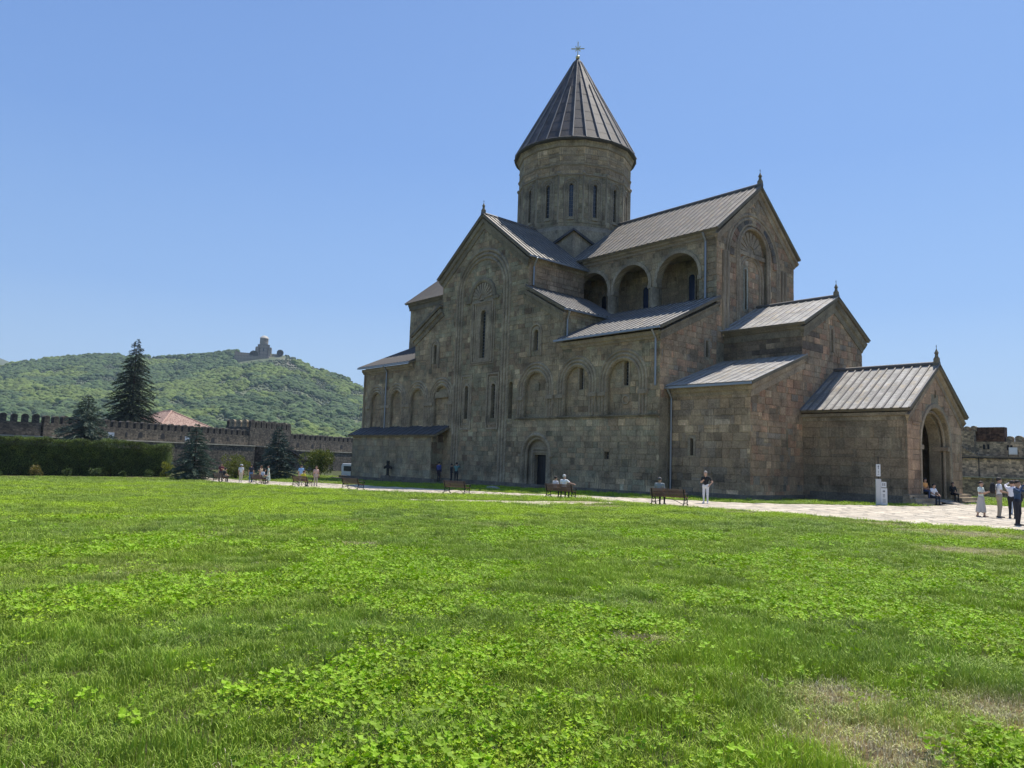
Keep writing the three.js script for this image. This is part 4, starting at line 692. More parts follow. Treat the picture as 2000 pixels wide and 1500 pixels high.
function leafClump(R, n, spread, lo, hi, size, lobes) {
  const P = [];
  for (let i = 0; i < n; i++) {
    const a = R() * 2 * PI, r = spread * Math.sqrt(R()), c = V3(r * Math.cos(a), mix(lo, hi, R()), r * Math.sin(a)), s = size * mix(.6, 1.2, R());
    const up = V3((R() - .5) * 1.3, 1, (R() - .5) * 1.3).normalize(), e1 = V3(1, 0, 0).cross(up).normalize().applyAxisAngle(up, R() * 6), e2 = up.clone().cross(e1), k = 10, rim = [];
    for (let j = 0; j < k; j++) { const t = 2 * PI * j / k, rr = s * (.5 + .12 * Math.cos(lobes * t) - (j === 0 ? .26 : 0)), cup = .16 * s * (1 + .5 * Math.cos(lobes * t)); rim.push(c.clone().addScaledVector(e1, rr * Math.cos(t)).addScaledVector(e2, rr * Math.sin(t)).addScaledVector(up, cup)); }
    for (let j = 0; j < k; j++) { const p = rim[j], q = rim[(j + 1) % k]; P.push(c.x, c.y, c.z, q.x, q.y, q.z, p.x, p.y, p.z); }
    const w = .0022; P.push(c.x * .5 - w, 0, c.z * .5, c.x * .5 + w, 0, c.z * .5, c.x, c.y, c.z);
  }
  const g = new THREE.BufferGeometry(); g.setAttribute('position', new THREE.Float32BufferAttribute(P, 3)); g.computeVertexNormals(); return g;
}
function scatter(name, geos, mat, spots, color, label) {
  // spots: [x, z, scale, turn, variant]
  const per = geos.map(() => []); for (const s of spots) per[s[4] % geos.length].push(s);
  geos.forEach((g, v) => {
    const L = per[v], im = new THREE.InstancedMesh(g, mat, L.length), m = new THREE.Matrix4(), q = new THREE.Quaternion(), c = new THREE.Color();
    L.forEach((s, i) => { q.setFromAxisAngle(V3(0, 1, 0), s[3]); m.compose(V3(s[0], groundY(s[0], s[1]) + (s[5] ?? 0), s[1]), q, V3(s[2], s[2] * (s[6] ?? 1), s[2])); im.setMatrixAt(i, m); c.setRGB(...color(s[0], s[1], s)); im.setColorAt(i, c); });
    im.name = numbered(name); im.userData = { kind: 'stuff', label }; im.receiveShadow = im.castShadow = true; scene.add(im);
  });
}
const patch = (x, z) => sstep(.46, .58, fbm(x * .42 + 7, z * .42 + 3, 4, 211)) ;      // where broad leaves take over
const lush = (x, z) => fbm(x * .22 + 31, z * .22, 4, 215);
{
  const R = rng(401), fwd = V3(-Math.sin(.856434), 0, -Math.cos(.856434)), half = Math.cos(.70);
  const blades = [], tufts = [], broad = [], small = [], straw = [];
  const ring = (r0, r1, dens, fn) => { const n = Math.round(dens * .70 * (r1 * r1 - r0 * r0)); for (let i = 0; i < n; i++) { const r = Math.sqrt(mix(r0 * r0, r1 * r1, R())), a = (R() * 2 - 1) * .70 * 1.02, c = Math.cos(a), s = Math.sin(a), x = r * (fwd.x * c - fwd.z * s), z = r * (fwd.z * c + fwd.x * s); if (x < -88 || onHard(x, z)) continue; fn(x, z, r); } };
  const addBlade = (k) => (x, z, r) => { const d = dryness(x, z), t = onTrack(x, z); if (t && R() < .93) return; if (R() < d * .45) return; const tall = sstep(.38, .68, fbm(x * 2.3, z * 2.3 + 40, 3, 219)); blades.push([x, z, k * mix(.8, 1.25, R()), R() * 6.3, (R() * 4) | 0, 0, Math.pow(k, -.72) * (1 - .45 * d) * mix(.65, 1.5, tall) * (1 - .35 * patch(x, z))]); };
  ring(2.4, 8, 330, addBlade(.85)); ring(8, 14, 210, addBlade(1.0)); ring(14, 24, 110, addBlade(1.35)); ring(24, 42, 52, addBlade(1.9)); ring(42, 72, 19, addBlade(2.6)); ring(72, 96, 8, addBlade(3.2));
  const addBroad = (k, b) => (x, z) => { const p = patch(x, z); if (onTrack(x, z) || R() > p * .95 + .05 || R() < dryness(x, z)) return; (b && R() < .55 ? broad : small).push([x, z, k * mix(.7, 1.25, R()), R() * 6.3, (R() * 3) | 0]); };
  ring(2.4, 8, 190, addBroad(1, true)); ring(8, 14, 130, addBroad(1.05, true)); ring(14, 24, 75, addBroad(1.25, true)); ring(24, 42, 34, addBroad(1.6, false)); ring(42, 70, 9, addBroad(2.2, false));
  ring(2.4, 26, 34, (x, z) => { if (R() < .32 * sstep(.35, .65, fbm(x * .9, z * .9, 3, 227)) + dryness(x, z)) straw.push([x, z, mix(.8, 1.5, R()), R() * 6.3, (R() * 2) | 0]); });
  for (const [a, b, r] of DRY) for (let i = 0; i < 520 * r * r; i++) { const t = R() * 6.3, d = r * Math.sqrt(R()) * 1.1, x = a + d * Math.cos(t), z = b + d * Math.sin(t); if (!onHard(x, z)) straw.push([x, z, mix(.5, 1.1, R()), R() * 6.3, (R() * 2) | 0]); }
  const leafy = (r, g, b, tr) => new THREE.MeshPhysicalMaterial({ color: lin(r, g, b), roughness: .6, transmission: tr, thickness: 0, side: THREE.DoubleSide, specularIntensity: .35 });
  const R2 = rng(402), bl = [0, 1, 2, 3].map(() => bladeClump(R2, 15, .08, .03, .098, .0062));
  scatter('grass', bl, leafy(1, 1, 1, .36), blades, (x, z) => { const l = lush(x, z), d = dryness(x, z), f = fbm(x * 1.9, z * 1.9, 3, 221), k = (.7 + .6 * hash2(x * 97 | 0, z * 97 | 0, 5)) * (.75 + .5 * f), bl = sstep(.5, .62, fbm(x * .8, z * .8 + 9, 3, 223)); const cool = bl * .35; return [mix(mix(.30, .40, l), .60, d * .6) * k, mix(mix(.44, .525, l), .54, d * .6) * k, mix(mix(.06, .045, l), .24, d * .6) * k + cool * .06]; }, 'short green turf grass covering the lawn');
  const lb = [0, 1, 2].map(() => leafClump(R2, 7, .10, .03, .085, .043, 5)), ls = [0, 1, 2].map(() => leafClump(R2, 16, .11, .02, .07, .023, 3));
  scatter('mallow', lb, leafy(1, 1, 1, .40), broad, (x, z) => { const k = .6 + .65 * hash2(x * 91 | 0, z * 91 | 0, 6); return [.33 * k, .53 * k, .02 * k]; }, 'broad lobed leaves growing in patches among the grass');
  scatter('clover', ls, leafy(1, 1, 1, .40), small, (x, z) => { const k = .6 + .65 * hash2(x * 91 | 0, z * 91 | 0, 7); return [.43 * k, .60 * k, .022 * k]; }, 'small round clover leaves growing in bright patches');
  const sb = [0, 1].map(() => bladeClump(R2, 12, .10, .015, .05, .004));
  scatter('dry_grass', sb, leafy(1, 1, 1, .2), straw, (x, z) => { const k = .8 + .5 * hash2(x * 83 | 0, z * 83 | 0, 8); return [.72 * k, .64 * k, .40 * k]; }, 'dry straw coloured grass on worn patches');
  console.log('turf', blades.length, broad.length, small.length, straw.length);
}
// ---------------------------------------------------------------- hedges, trees and shrubs
// leaf-sized faces: each a bent quad round a centre, with a tint of its own
function leafBuilder() {
  const P = [], C = [];
  return {
    leaf(c, dir, len, wid, tint, R) {
      const d = dir.clone().normalize(), s = V3(R() - .5, R() - .5, R() - .5).cross(d); if (s.lengthSq() < 1e-6) s.set(1, 0, 0); s.normalize().multiplyScalar(wid / 2); const n = d.clone().cross(s).normalize().multiplyScalar(len * .12);
      const a = c, m = c.clone().addScaledVector(d, len * .5).add(n), e = c.clone().addScaledVector(d, len), l = m.clone().add(s), r = m.clone().sub(s);
      P.push(a.x, a.y, a.z, l.x, l.y, l.z, e.x, e.y, e.z, a.x, a.y, a.z, e.x, e.y, e.z, r.x, r.y, r.z); for (let i = 0; i < 6; i++) C.push(...tint);
    },
    geo() { const g = new THREE.BufferGeometry(); g.setAttribute('position', new THREE.Float32BufferAttribute(P, 3)); g.setAttribute('color', new THREE.Float32BufferAttribute(C, 3)); g.computeVertexNormals(); return g; },
  };
}
const foliage = (tr = .32, rough = .7) => new THREE.MeshPhysicalMaterial({ color: 0xffffff, vertexColors: true, roughness: rough, transmission: tr, thickness: 0, side: THREE.DoubleSide, specularIntensity: .5 });
const needleMat = foliage(.12, .75), leafMat = foliage(.42, .6);
const barkMat = std(.16, .12, .085, .95, { map: barkMap });
function spruce(x, z, h, r, seed, tint, label, opt = {}) {
  const R = rng(seed), y0 = groundY(x, z), t = thing(opt.name ?? 'spruce_tree', label, 'tree', [x, y0, z], 0, opt.group);
  const { skirt = .02, shape = 1, droop = .25, dens = 1, gap = 0 } = opt;
  mesh('trunk', rod([0, -.2, 0], [0, h * .96, 0], h * .018 + .05, .02, 8), barkMat, t);
  const B = leafBuilder(), limbs = [], levels = Math.round(h * 3.4 * (opt.lev ?? 1));
  for (let i = 0; i < levels; i++) {
    const f = i / (levels - 1), y = h * mix(skirt, .985, f), rr = r * Math.pow(1 - f, shape) * mix(.78, 1.1, R()) + .06, n = Math.max(4, Math.round(mix(9, 4, f) * (1 + .2 * R())));
    for (let k = 0; k < n; k++) {
      if (R() < gap) continue;
      const a = 2 * PI * (k + R()) / n, L = rr * mix(.65, 1.15, R()), dx = Math.cos(a), dz = Math.sin(a), dr = droop * L * mix(.6, 1.3, R());
      if (L > .6 && R() < .5) limbs.push(rod([0, y, 0], [dx * L * .8, y - dr * .7, dz * L * .8], .012 * h * .12 + .012, .006, 4));
      const steps = Math.max(2, Math.round(L / .16 * dens));
      for (let s = 1; s <= steps; s++) {
        const q = s / steps, c = V3(dx * L * q, y - dr * q * q + .05 * L * q, dz * L * q), side = mix(.42, .12, q) * Math.min(1, L * .5);
        for (let e = 0; e < 6; e++) { const sd = (R() - .5) * 2, dir = V3(dx + -dz * sd * 1.3, -.15 - .5 * R() + (e === 3 ? .8 : 0), dz + dx * sd * 1.3), k2 = mix(.65, 1.3, R()); B.leaf(c.clone().add(V3(-dz * sd * side * .5, (R() - .5) * .1, dx * sd * side * .5)), dir, mix(.16, .34, R()) * (opt.needle ?? 1), mix(.035, .07, R()) * (opt.needle ?? 1), tint.map((v) => v * k2), R); }
      }
    }
  }
  mesh('crown', B.geo(), needleMat, t); if (limbs.length) mesh('branches', merge(limbs), barkMat, t);
  return t;
}
function bush(x, z, w, h, d, seed, n, tints, name, label, cat, opt = {}) {
  const R = rng(seed), t = thing(name, label, cat, [x, groundY(x, z), z], opt.turn ?? 0, opt.group), B = leafBuilder();
  const { base = 0, size = .11, stems = 5 } = opt, blobs = [];
  for (let i = 0; i < (opt.blobs ?? 14); i++) { const a = R() * 6.3, q = Math.sqrt(R()); blobs.push([w / 2 * q * Math.cos(a) * .8, mix(base + .15 * (h - base), h * .86, R()), d / 2 * q * Math.sin(a) * .8, Math.min(w, h, d) * mix(.2, .34, R())]); }
  for (let i = 0; i < n; i++) {
    const b = blobs[(R() * blobs.length) | 0], u = V3(R() - .5, R() - .5, R() - .5).normalize(), rr = b[3] * Math.cbrt(mix(.3, 1, R())) * mix(.85, 1.15, R()), c = V3(b[0] + u.x * rr, Math.max(.03, b[1] + u.y * rr), b[2] + u.z * rr);
    const tn = tints[(R() * tints.length) | 0], k = mix(.65, 1.3, R()); B.leaf(c, u.clone().add(V3(R() - .5, R() * .6 - .2, R() - .5)), size * mix(.6, 1.4, R()), size * .55, tn.map((v) => v * k), R);
  }
  mesh('crown', B.geo(), leafMat, t);
  const st = []; for (let i = 0; i < stems; i++) { const b = blobs[i % blobs.length]; st.push(rod([b[0] * .2, -.1, b[2] * .2], [b[0] * .9, b[1], b[2] * .9], .04, .015, 5)); } mesh('stem', merge(st), barkMat, t);
  return t;
}
// clipped hedge in front of the wall
{
  const R = rng(501), x0 = -92.4, t = thing('hedge', 'long clipped evergreen hedge in front of the fortress wall', 'hedge', [x0, -1.15, -15.5]), B = leafBuilder(), st = [];
  const top = (z) => 3.75 + .35 * (fbm(z * .7, 1, 3, 503) - .5) - .25 * sstep(-6, -11.2, z) + (z > 2 ? 0 : 0);
  for (let i = 0; i < 60000; i++) {
    const z = mix(-11.2, 13.5, R()), hz = top(z), f = R(), e = .9 * (fbm(z * .9, f * 3, 4, 504) - .5) * 2; let p, n;
    if (f < .62) { const y = hz * Math.pow(R(), .85), ee = 1.3 * (fbm(z * .8, y * .8, 4, 505) - .5); p = V3(1.3 + ee - .22 * R(), y + .03, z); n = V3(1, .5, 0); } else if (f < .9) { p = V3(mix(-1.3, 1.4, R()), hz + .7 * (fbm(z * 1.2, 7, 3, 507) - .5) - .25 * R() * R(), z); n = V3(0, 1, 0); } else { p = V3(mix(-1.3, 1.4, R()), hz * R(), -11.2 + e - .2 * R()); n = V3(0, .4, -1); }
    const clump = fbm(p.z * 1.6 + 9, p.y * 1.6, 3, 506), k = mix(.45, 1.45, R()) * mix(.45, 1.5, clump);
    B.leaf(p.add(V3(.12 * R(), 0, 0)), n.add(V3((R() - .5) * 1.6, (R() - .3) * 1.4, (R() - .5) * 1.6)), mix(.10, .24, R()), mix(.05, .10, R()), [.25 * k, .31 * k, .095 * k], R);
  }
  mesh('foliage', B.geo(), leafMat, t);
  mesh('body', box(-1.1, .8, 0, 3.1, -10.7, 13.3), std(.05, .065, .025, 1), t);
  for (let z = -10.8; z < 13; z += 1.05) st.push(rod([.9, -.2, z], [1.0, 2.0, z + (R() - .5) * .5], .06, .03, 5)); mesh('stem', merge(st), barkMat, t);
}
spruce(-146.6, -36.2, 22.8, 6.9, 511, [.055, .075, .045], 'tall dark spruce rising behind the fortress wall', { shape: .82, droop: .32, skirt: .12, lev: .8, needle: 1.9, gap: .14, dens: .62 });
spruce(-98.5, -19.6, 9.2, 5.4, 512, [.125, .165, .12], 'wide blue-green spruce between the hedge and the fortress wall', { shape: .75, needle: 1.6, dens: .8 });
spruce(-83.2, -27.2, 6.0, 2.9, 513, [.08, .125, .09], 'conical blue spruce beside the end of the hedge', { shape: .85, needle: 1.35, dens: .9 });
spruce(-80.2, -35.2, 5.8, 2.7, 514, [.06, .10, .085], 'conical dark spruce behind the benches between two leafy bushes', { shape: .8, needle: 1.35, dens: .9 });
bush(-76.6, -38.3, 3.7, 2.95, 3.2, 521, 5200, [[.20, .24, .04], [.26, .28, .05], [.12, .17, .035]], 'small_tree', 'round leafy yellow-green tree beside the dark spruce', 'tree', { base: 1.0, size: .19, blobs: 16 });
bush(-85.8, -32.8, 3.6, 2.3, 3.0, 522, 4200, [[.22, .26, .04], [.28, .29, .05], [.13, .17, .035]], 'leafy_bush', 'yellow-green leafy bush behind the standing group', 'bush', { base: .3, size: .18 });
bush(-90.2, -26.5, 1.3, 1.6, 1.2, 523, 1500, [[.36, .36, .04], [.25, .30, .04]], 'golden_bush', 'small golden-leaved bush at the end of the hedge', 'bush', { size: .13, blobs: 8 });
{
  const R = rng(530);
  [[-2.5, .9, 'small_palm'], [-4.8, 1.0, 'low_shrub'], [-8, .75, 'low_shrub'], [-10.2, .7, 'low_shrub'], [-13.5, .95, 'low_shrub'], [-16.5, .75, 'low_shrub'], [-19, .95, 'low_shrub'], [-21.6, .55, 'low_shrub'], [-24.3, .75, 'low_shrub']].forEach(([z, h, nm], i) => {
    const where = ['leftmost in front of the hedge', 'under the flat-topped bush', 'third from the left along the hedge foot', 'in the middle of the hedge foot left part', 'with bronze leaves along the hedge foot', 'low and wide at the hedge foot', 'pale and upright at the hedge foot', 'smallest at the hedge foot', 'nearest the golden bush'][i];
    bush(-89.4 + R() * .5, z, h * 1.5, h, h * 1.2, 531 + i, 620, i === 4 ? [[.30, .22, .05], [.2, .2, .05]] : [[.14, .20, .05], [.10, .15, .045]], 'low_shrub', (i === 0 ? 'feathery low shrub ' : 'low green shrub ') + where, 'shrub', { size: .17, blobs: 6, stems: 3 });
  });
  bush(-88.9, -4.9, 2.2, 2.0, 1.2, 545, 1500, [[.115, .145, .085], [.15, .17, .11]], 'cloud_shrub', 'flat-topped grey-green shrub standing before the hedge', 'shrub', { base: 1.1, size: .12, blobs: 5, stems: 4 });
}
// ---------------------------------------------------------------- fortress walls
function merlonGeo(w, h, d) { const s = new THREE.Shape(); s.moveTo(-w / 2, 0); s.lineTo(w / 2, 0); s.lineTo(w / 2, h - w * .36); s.absellipse(0, h - w * .36, w / 2, w * .36, 0, PI, false); s.lineTo(-w / 2, 0); const g = new THREE.ExtrudeGeometry(s, { depth: d, bevelEnabled: false, curveSegments: 5 }); g.translate(0, 0, -d / 2); return boxUV(g); }
function wallRun(owner, a, b, top, o) { // one straight run of battlemented wall from a to b (x, z); its yard side looks to the camera
  const { pitch = 1.2, base = -2, ledge = 1.75, thick = 1.1, mat = M.rubble, seed = 1, mw = .74, mh = 1.0 } = o;
  const dx = b[0] - a[0], dz = b[1] - a[1], L = Math.hypot(dx, dz), ang = Math.atan2(-dz, dx);
  const T = new THREE.Matrix4().makeRotationY(ang).setPosition(a[0], 0, a[1]), R = rng(seed);
  const side = V3(0, 0, 1).transformDirection(T), sgn = side.dot(V3(-a[0], 0, -a[1])) > 0 ? 1 : -1;
  const up = box(0, L, base, top - mh, -thick / 2, thick / 2), low = box(-.02, L + .02, base, top - mh - ledge, sgn > 0 ? thick / 2 : -thick / 2 - 1.3, sgn > 0 ? thick / 2 + 1.3 : -thick / 2);
  mesh('wall_run', merge([up, low]).applyMatrix4(T), mat, owner);
  const lz = sgn > 0 ? [thick / 2 - .05, thick / 2 + 1.42] : [-thick / 2 - 1.42, -thick / 2 + .05];
  mesh('walkway', box(0, L, top - mh - ledge, top - mh - ledge + .14, ...lz).applyMatrix4(T), M.coping, owner);
  const n = Math.round(L / pitch), vs = [0, 1, 2].map((k) => merlonGeo(mw * (pitch / 1.2) * (.96 + .05 * k), mh * (.94 + .06 * k), .55));
  for (let i = 0; i < n; i++) { const m = mesh('merlon', vs[(R() * 3) | 0], mat, owner); m.applyMatrix4(T.clone().multiply(new THREE.Matrix4().makeTranslation((i + .5) * L / n, top - mh - .02, 0))); m.rotation.z += (R() - .5) * .03; }
  for (let u = 2.2; u < L - 1; u += mix(2.4, 4.6, R())) { const arch = R() < .4, w = arch ? .75 : .34, h = arch ? .8 : .55, y = top - mh - mix(.75, 1.25, R()); const z0 = sgn * (thick / 2 + .012); const s = new THREE.Shape(archPts(u, w / 2, y - h / 2, y + h / 2 - w / 2 * (arch ? 1 : .1), 6).map((p) => new THREE.Vector2(...p))); mesh('loophole', new THREE.ExtrudeGeometry(s, { depth: .02, bevelEnabled: false }).translate(0, 0, z0 - .01).applyMatrix4(T), M.black, owner); }
  return { T, L, sgn, thick };
}
{
  const w = thing('fortress_wall', 'long battlemented rubble wall left of the cathedral with rounded merlons', 'wall');
  const pts = [[-104.2, 16], [-105, -16], [-115.5, -33.5], [-123.4, -48.5]], pts2 = [[-128.5, -58.1], [-135, -70.5], [-147, -93]];
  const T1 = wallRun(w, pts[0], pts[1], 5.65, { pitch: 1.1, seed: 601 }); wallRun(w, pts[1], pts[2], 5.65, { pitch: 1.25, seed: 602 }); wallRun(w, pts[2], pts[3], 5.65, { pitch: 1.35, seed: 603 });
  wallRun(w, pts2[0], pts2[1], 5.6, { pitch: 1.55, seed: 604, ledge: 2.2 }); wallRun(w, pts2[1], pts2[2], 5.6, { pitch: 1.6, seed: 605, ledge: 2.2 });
  // bastion on the wall with its own battlements, doorway, landing and stair
  const T = new THREE.Matrix4().makeRotationY(Math.atan2(9.6, -5.1)).setPosition(-123.4, 0, -48.5);
  const sg = V3(0, 0, 1).transformDirection(T).dot(V3(124, 0, 50)) > 0 ? 1 : -1, zf = sg * .62, zb = -sg * 4.6;
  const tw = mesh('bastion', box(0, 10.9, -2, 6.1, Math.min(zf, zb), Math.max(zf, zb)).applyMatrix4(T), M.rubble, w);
  const vs = [0, 1].map((k) => merlonGeo(1.02 + .06 * k, 1.3 - .1 * k, .5));
  for (const Z of [zf - sg * .28, zb + sg * .28]) for (let i = 0; i < 8; i++) mesh('merlon', vs[i % 2].clone().applyMatrix4(T.clone().multiply(new THREE.Matrix4().makeTranslation(.7 + i * 1.36, 6.08, Z))), M.rubble, tw);
  for (const X of [.3, 10.6]) for (let i = 0; i < 3; i++) mesh('merlon', vs[i % 2].clone().rotateY(PI / 2).applyMatrix4(T.clone().multiply(new THREE.Matrix4().makeTranslation(X, 6.08, zf + (zb - zf) * (.25 + i * .25)))), M.rubbleWarm, tw);
  const zz = (a, b) => sg > 0 ? [zf + a, zf + b] : [zf - b, zf - a];
  mesh('doorway', box(6.0, 7.1, 3.1, 5.1, ...zz(0, .03)).applyMatrix4(T), M.black, tw);
  mesh('landing', box(1.4, 7.6, 2.85, 3.0, ...zz(0, 2.0)).applyMatrix4(T), M.coping, w);
  mesh('landing_base', box(1.6, 7.4, -2, 2.85, ...zz(0, 1.8)).applyMatrix4(T), M.rubble, w);
  const rail = []; for (let i = 0; i <= 5; i++) rail.push(rod(V3(1.6 + i * 1.16, 3, zz(1.9, 1.9)[0]).applyMatrix4(T), V3(1.6 + i * 1.16, 4.1, zz(1.9, 1.9)[0]).applyMatrix4(T), .03)); for (const y of [3.5, 4.1]) rail.push(rod(V3(1.6, y, zz(1.9, 1.9)[0]).applyMatrix4(T), V3(7.4, y, zz(1.9, 1.9)[0]).applyMatrix4(T), .035)); mesh('railing', merge(rail), M.iron, w);
  const stair = (x0, y0, x1, y1, n) => { const g = []; for (let i = 0; i < n; i++) { const f = i / n; g.push(box(Math.min(mix(x0, x1, f), mix(x0, x1, f + 1.2 / n)), Math.max(mix(x0, x1, f), mix(x0, x1, f + 1.2 / n)), mix(y0, y1, f) - .12, mix(y0, y1, f), ...zz(.3, 1.7)).applyMatrix4(T)); } for (const e of [.3, 1.7]) { g.push(rod(V3(x0, y0 + .9, zz(e, e)[0]).applyMatrix4(T), V3(x1, y1 + .9, zz(e, e)[0]).applyMatrix4(T), .035), rod(V3(x0, y0 - .15, zz(e, e)[0]).applyMatrix4(T), V3(x1, y1 - .15, zz(e, e)[0]).applyMatrix4(T), .07)); for (let i = 0; i <= 4; i++) { const f = i / 4; g.push(rod(V3(mix(x0, x1, f), mix(y0, y1, f), zz(e, e)[0]).applyMatrix4(T), V3(mix(x0, x1, f), mix(y0, y1, f) + .9, zz(e, e)[0]).applyMatrix4(T), .025)); } } mesh('stair', merge(g), M.iron, w); };
  stair(7.6, 3.0, 13.2, .9, 12); stair(14.2, .8, 21, -1.3, 12);
  mesh('landing', box(13.1, 14.3, .7, .8, ...zz(0, 1.9)).applyMatrix4(T), M.iron, w);
  mesh('stair_post', merge([box(16.6, 16.85, -1.5, 1.0, ...zz(2, 2.2)), box(18.0, 18.25, -1.5, 1.0, ...zz(2, 2.2)), box(16.5, 18.4, .9, 1.05, ...zz(1.9, 2.4))]).applyMatrix4(T), M.iron, w);
}
{
  const w = thing('fortress_wall', 'battlemented stone wall seen to the right of the porch', 'wall'), F = FN(-88);
  mesh('wall_run', merge([box(-60, 20, -1, 5.65, -89.2, -88), box(-34, -26.9, -1, 6.75, -88.6, -87.5), box(-60, 20, -1, 3.95, -88, -86.9)]), M.rubbleWarm, w);
  mesh('walkway', box(-60, 20, 3.95, 4.1, -87.95, -86.78), M.darkTrim, w);
  const vs = [0, 1, 2].map((k) => merlonGeo(.62 + .03 * k, .6 + .04 * k, .5)); let i = 0;
  for (let x = -23.9; x < 18; x += .79) mesh('merlon', vs[i++ % 3], M.rubbleWarm, w).position.set(x, 5.63, -88.5);
  for (let x = -31.5; x < -27; x += .64) mesh('merlon', vs[i++ % 3].clone().scale(.85, .9, 1), M.rubbleWarm, w).position.set(x, 6.72, -88.05);
  const q = mesh('brick_parapet', box(-26.9, -24.3, 5.2, 7.15, -89.0, -88.05), std(.30, .19, .15, .95, { map: rubbleMap }), w);
  for (let k = 0; k < 5; k++) mesh('brick_pier', box(-26.7 + k * .5, -26.45 + k * .5, 5.9, 7.12, -88.05, -87.98), std(.33, .21, .165, .95, { map: rubbleMap }), q);
  for (const [x, y, s] of [[-26.15, 5.1, .2], [-25.75, 5.1, .2], [-24.0, 5.05, .2], [-23.7, 5.05, .2]]) mesh('loophole', box(x - .1, x + .1, y - .25, y + .25, -88, -87.97), M.black, w);
  mesh('stair', (() => { const g = []; for (let k = 0; k < 9; k++) g.push(box(-28.6 + k * .26, -28.3 + k * .26, 3.95, 5.35 - k * .15, -87.95, -86.95)); return merge(g); })(), M.rubbleWarm, w);
  mesh('cable', merge([rod([-26.3, 4, -86.75], [-26.3, 1.9, -86.75], .04), rod([-29, 3.93, -86.76], [10, 3.93, -86.76], .05)]), M.iron, w);
  const low = thing('stone_terrace', 'low stone terrace wall at the foot of the right fortress wall', 'wall');
  mesh('wall', box(-60, 20, -1, 1.9, -86.9, -84.4), M.rubbleWarm, low); mesh('coping', box(-60, 20, 1.9, 2.02, -86.9, -84.25), M.coping, low);
}
// floodlights on the walkways
[[-108.6, 3.55, -24.6, 'white floodlight on the wall walkway right of the blue-green spruce'], [-115.2, 3.55, -36.4, 'white floodlight on the wall walkway above the spruce by the hedge'], [-136.4, 2.95, -77.6, 'white floodlight on the wall walkway above the white van'], [-23.3, 4.65, -87.0, 'white floodlight on the wall right of the porch']].forEach(([x, y, z, label], i) => {
  const near = i < 3, px = x, t = thing('floodlight', label, 'lamp', [px, y, z], Math.atan2(-px, -z), 'floodlights on the fortress walls'); t.scale.setScalar(1.3);
  mesh('housing', box(-.28, .28, -.25, .3, -.16, .0), M.whitePlastic, t); mesh('lens', box(-.22, .22, -.18, .24, 0, .02), std(.78, .8, .82, .2), t); mesh('bracket', merge([box(-.33, -.29, -.5, .1, -.12, -.04), box(.29, .33, -.5, .1, -.12, -.04), box(-.33, .33, -.54, -.5, -.12, -.04)]), M.iron, t);
});
// tiled house behind the wall
{
  const t = thing('house', 'house with a red tiled hipped roof behind the fortress wall', 'house', [-159, -1.3, -46], .3);
  const ap = [0, 11.4, 0], e = 7.0, hh = 5.9, mk = (...p) => { const g = new THREE.BufferGeometry(); g.setAttribute('position', new THREE.Float32BufferAttribute(p.flat(), 3)); g.computeVertexNormals(); return boxUV(g); };
  mesh('wall', merge([box(-9.2, 9.2, -1, 6.2, -8.2, 8.2)]), std(.42, .36, .29, .95, { map: stoneMap }), t);
  const tileMap = tex(256, (u, v) => { const row = (v * 16) % 1, k = hash2(Math.floor(u * 22), Math.floor(v * 16), 611), c = .62 + .3 * k - .25 * (row < .18 ? 1 : 0); return [c, c * (.76 + .08 * k), c * (.66 + .08 * k)]; }, true, .35);
  const rm = std(.62, .66, .68, .9, { map: tileMap });
  const c = [[-10.2, 5.9, -9.2], [10.2, 5.9, -9.2], [10.2, 5.9, 9.2], [-10.2, 5.9, 9.2]], r0 = [-1.2, 10.9, 0], r1 = [1.2, 10.9, 0];
  const rf = mesh('roof', merge([mk(c[1], c[0], r0), mk(c[1], r0, r1), mk(c[3], c[2], r1), mk(c[3], r1, r0), mk(c[2], c[1], r1), mk(c[0], c[3], r0), box(-10.2, 10.2, 5.7, 5.9, -9.2, 9.2)]), rm, t);
  for (const [a, b] of [[c[0], r0], [c[3], r0], [c[1], r1], [c[2], r1], [r0, r1]]) mesh('hip_tile', rod(a, b, .16, .16, 6), std(.42, .27, .21, .9), rf);
}
// ---------------------------------------------------------------- the hill with its monastery
const AZ0 = Math.atan2(-.655, -.755); // heading of the photograph
const SKY = [[-.95, .055], [-.70, .074], [-.6066, .0815], [-.59, .0885], [-.56, .0965], [-.513, .1055], [-.486, .1075], [-.437, .1105], [-.396, .1165], [-.376, .121], [-.363, .124], [-.328, .126], [-.304, .127], [-.2865, .1215], [-.269, .1135], [-.235, .102], [-.195, .089], [-.1, .06], [.05, .02], [.3, .004]];
function ridgeElev(a) { let i = 0; while (i < SKY.length - 2 && a > SKY[i + 1][0]) i++; return mix(SKY[i][1], SKY[i + 1][1], clamp((a - SKY[i][0]) / (SKY[i + 1][0] - SKY[i][0]))); }
function hillY(a, r) {
  const D = 1500 + 120 * Math.sin(a * 9), R0 = 620, Hh = ridgeElev(a) * D + 2, t = (r - R0) / (D - R0), gully = 10 * (fbm(a * 34, r * .0035, 4, 701) - .5) * sstep(0, .35, t) * sstep(1.0, .75, t);
  if (t <= 0) return -1.4; if (t <= 1) return -1.4 + (Hh + 1.4) * (.55 * t + .45 * t * t) * 1 + gully;
  return Hh - (r - D) * .25;
}
const hp = (a, r, y) => V3(r * Math.cos(AZ0 + a), y ?? hillY(a, r), r * Math.sin(AZ0 + a));
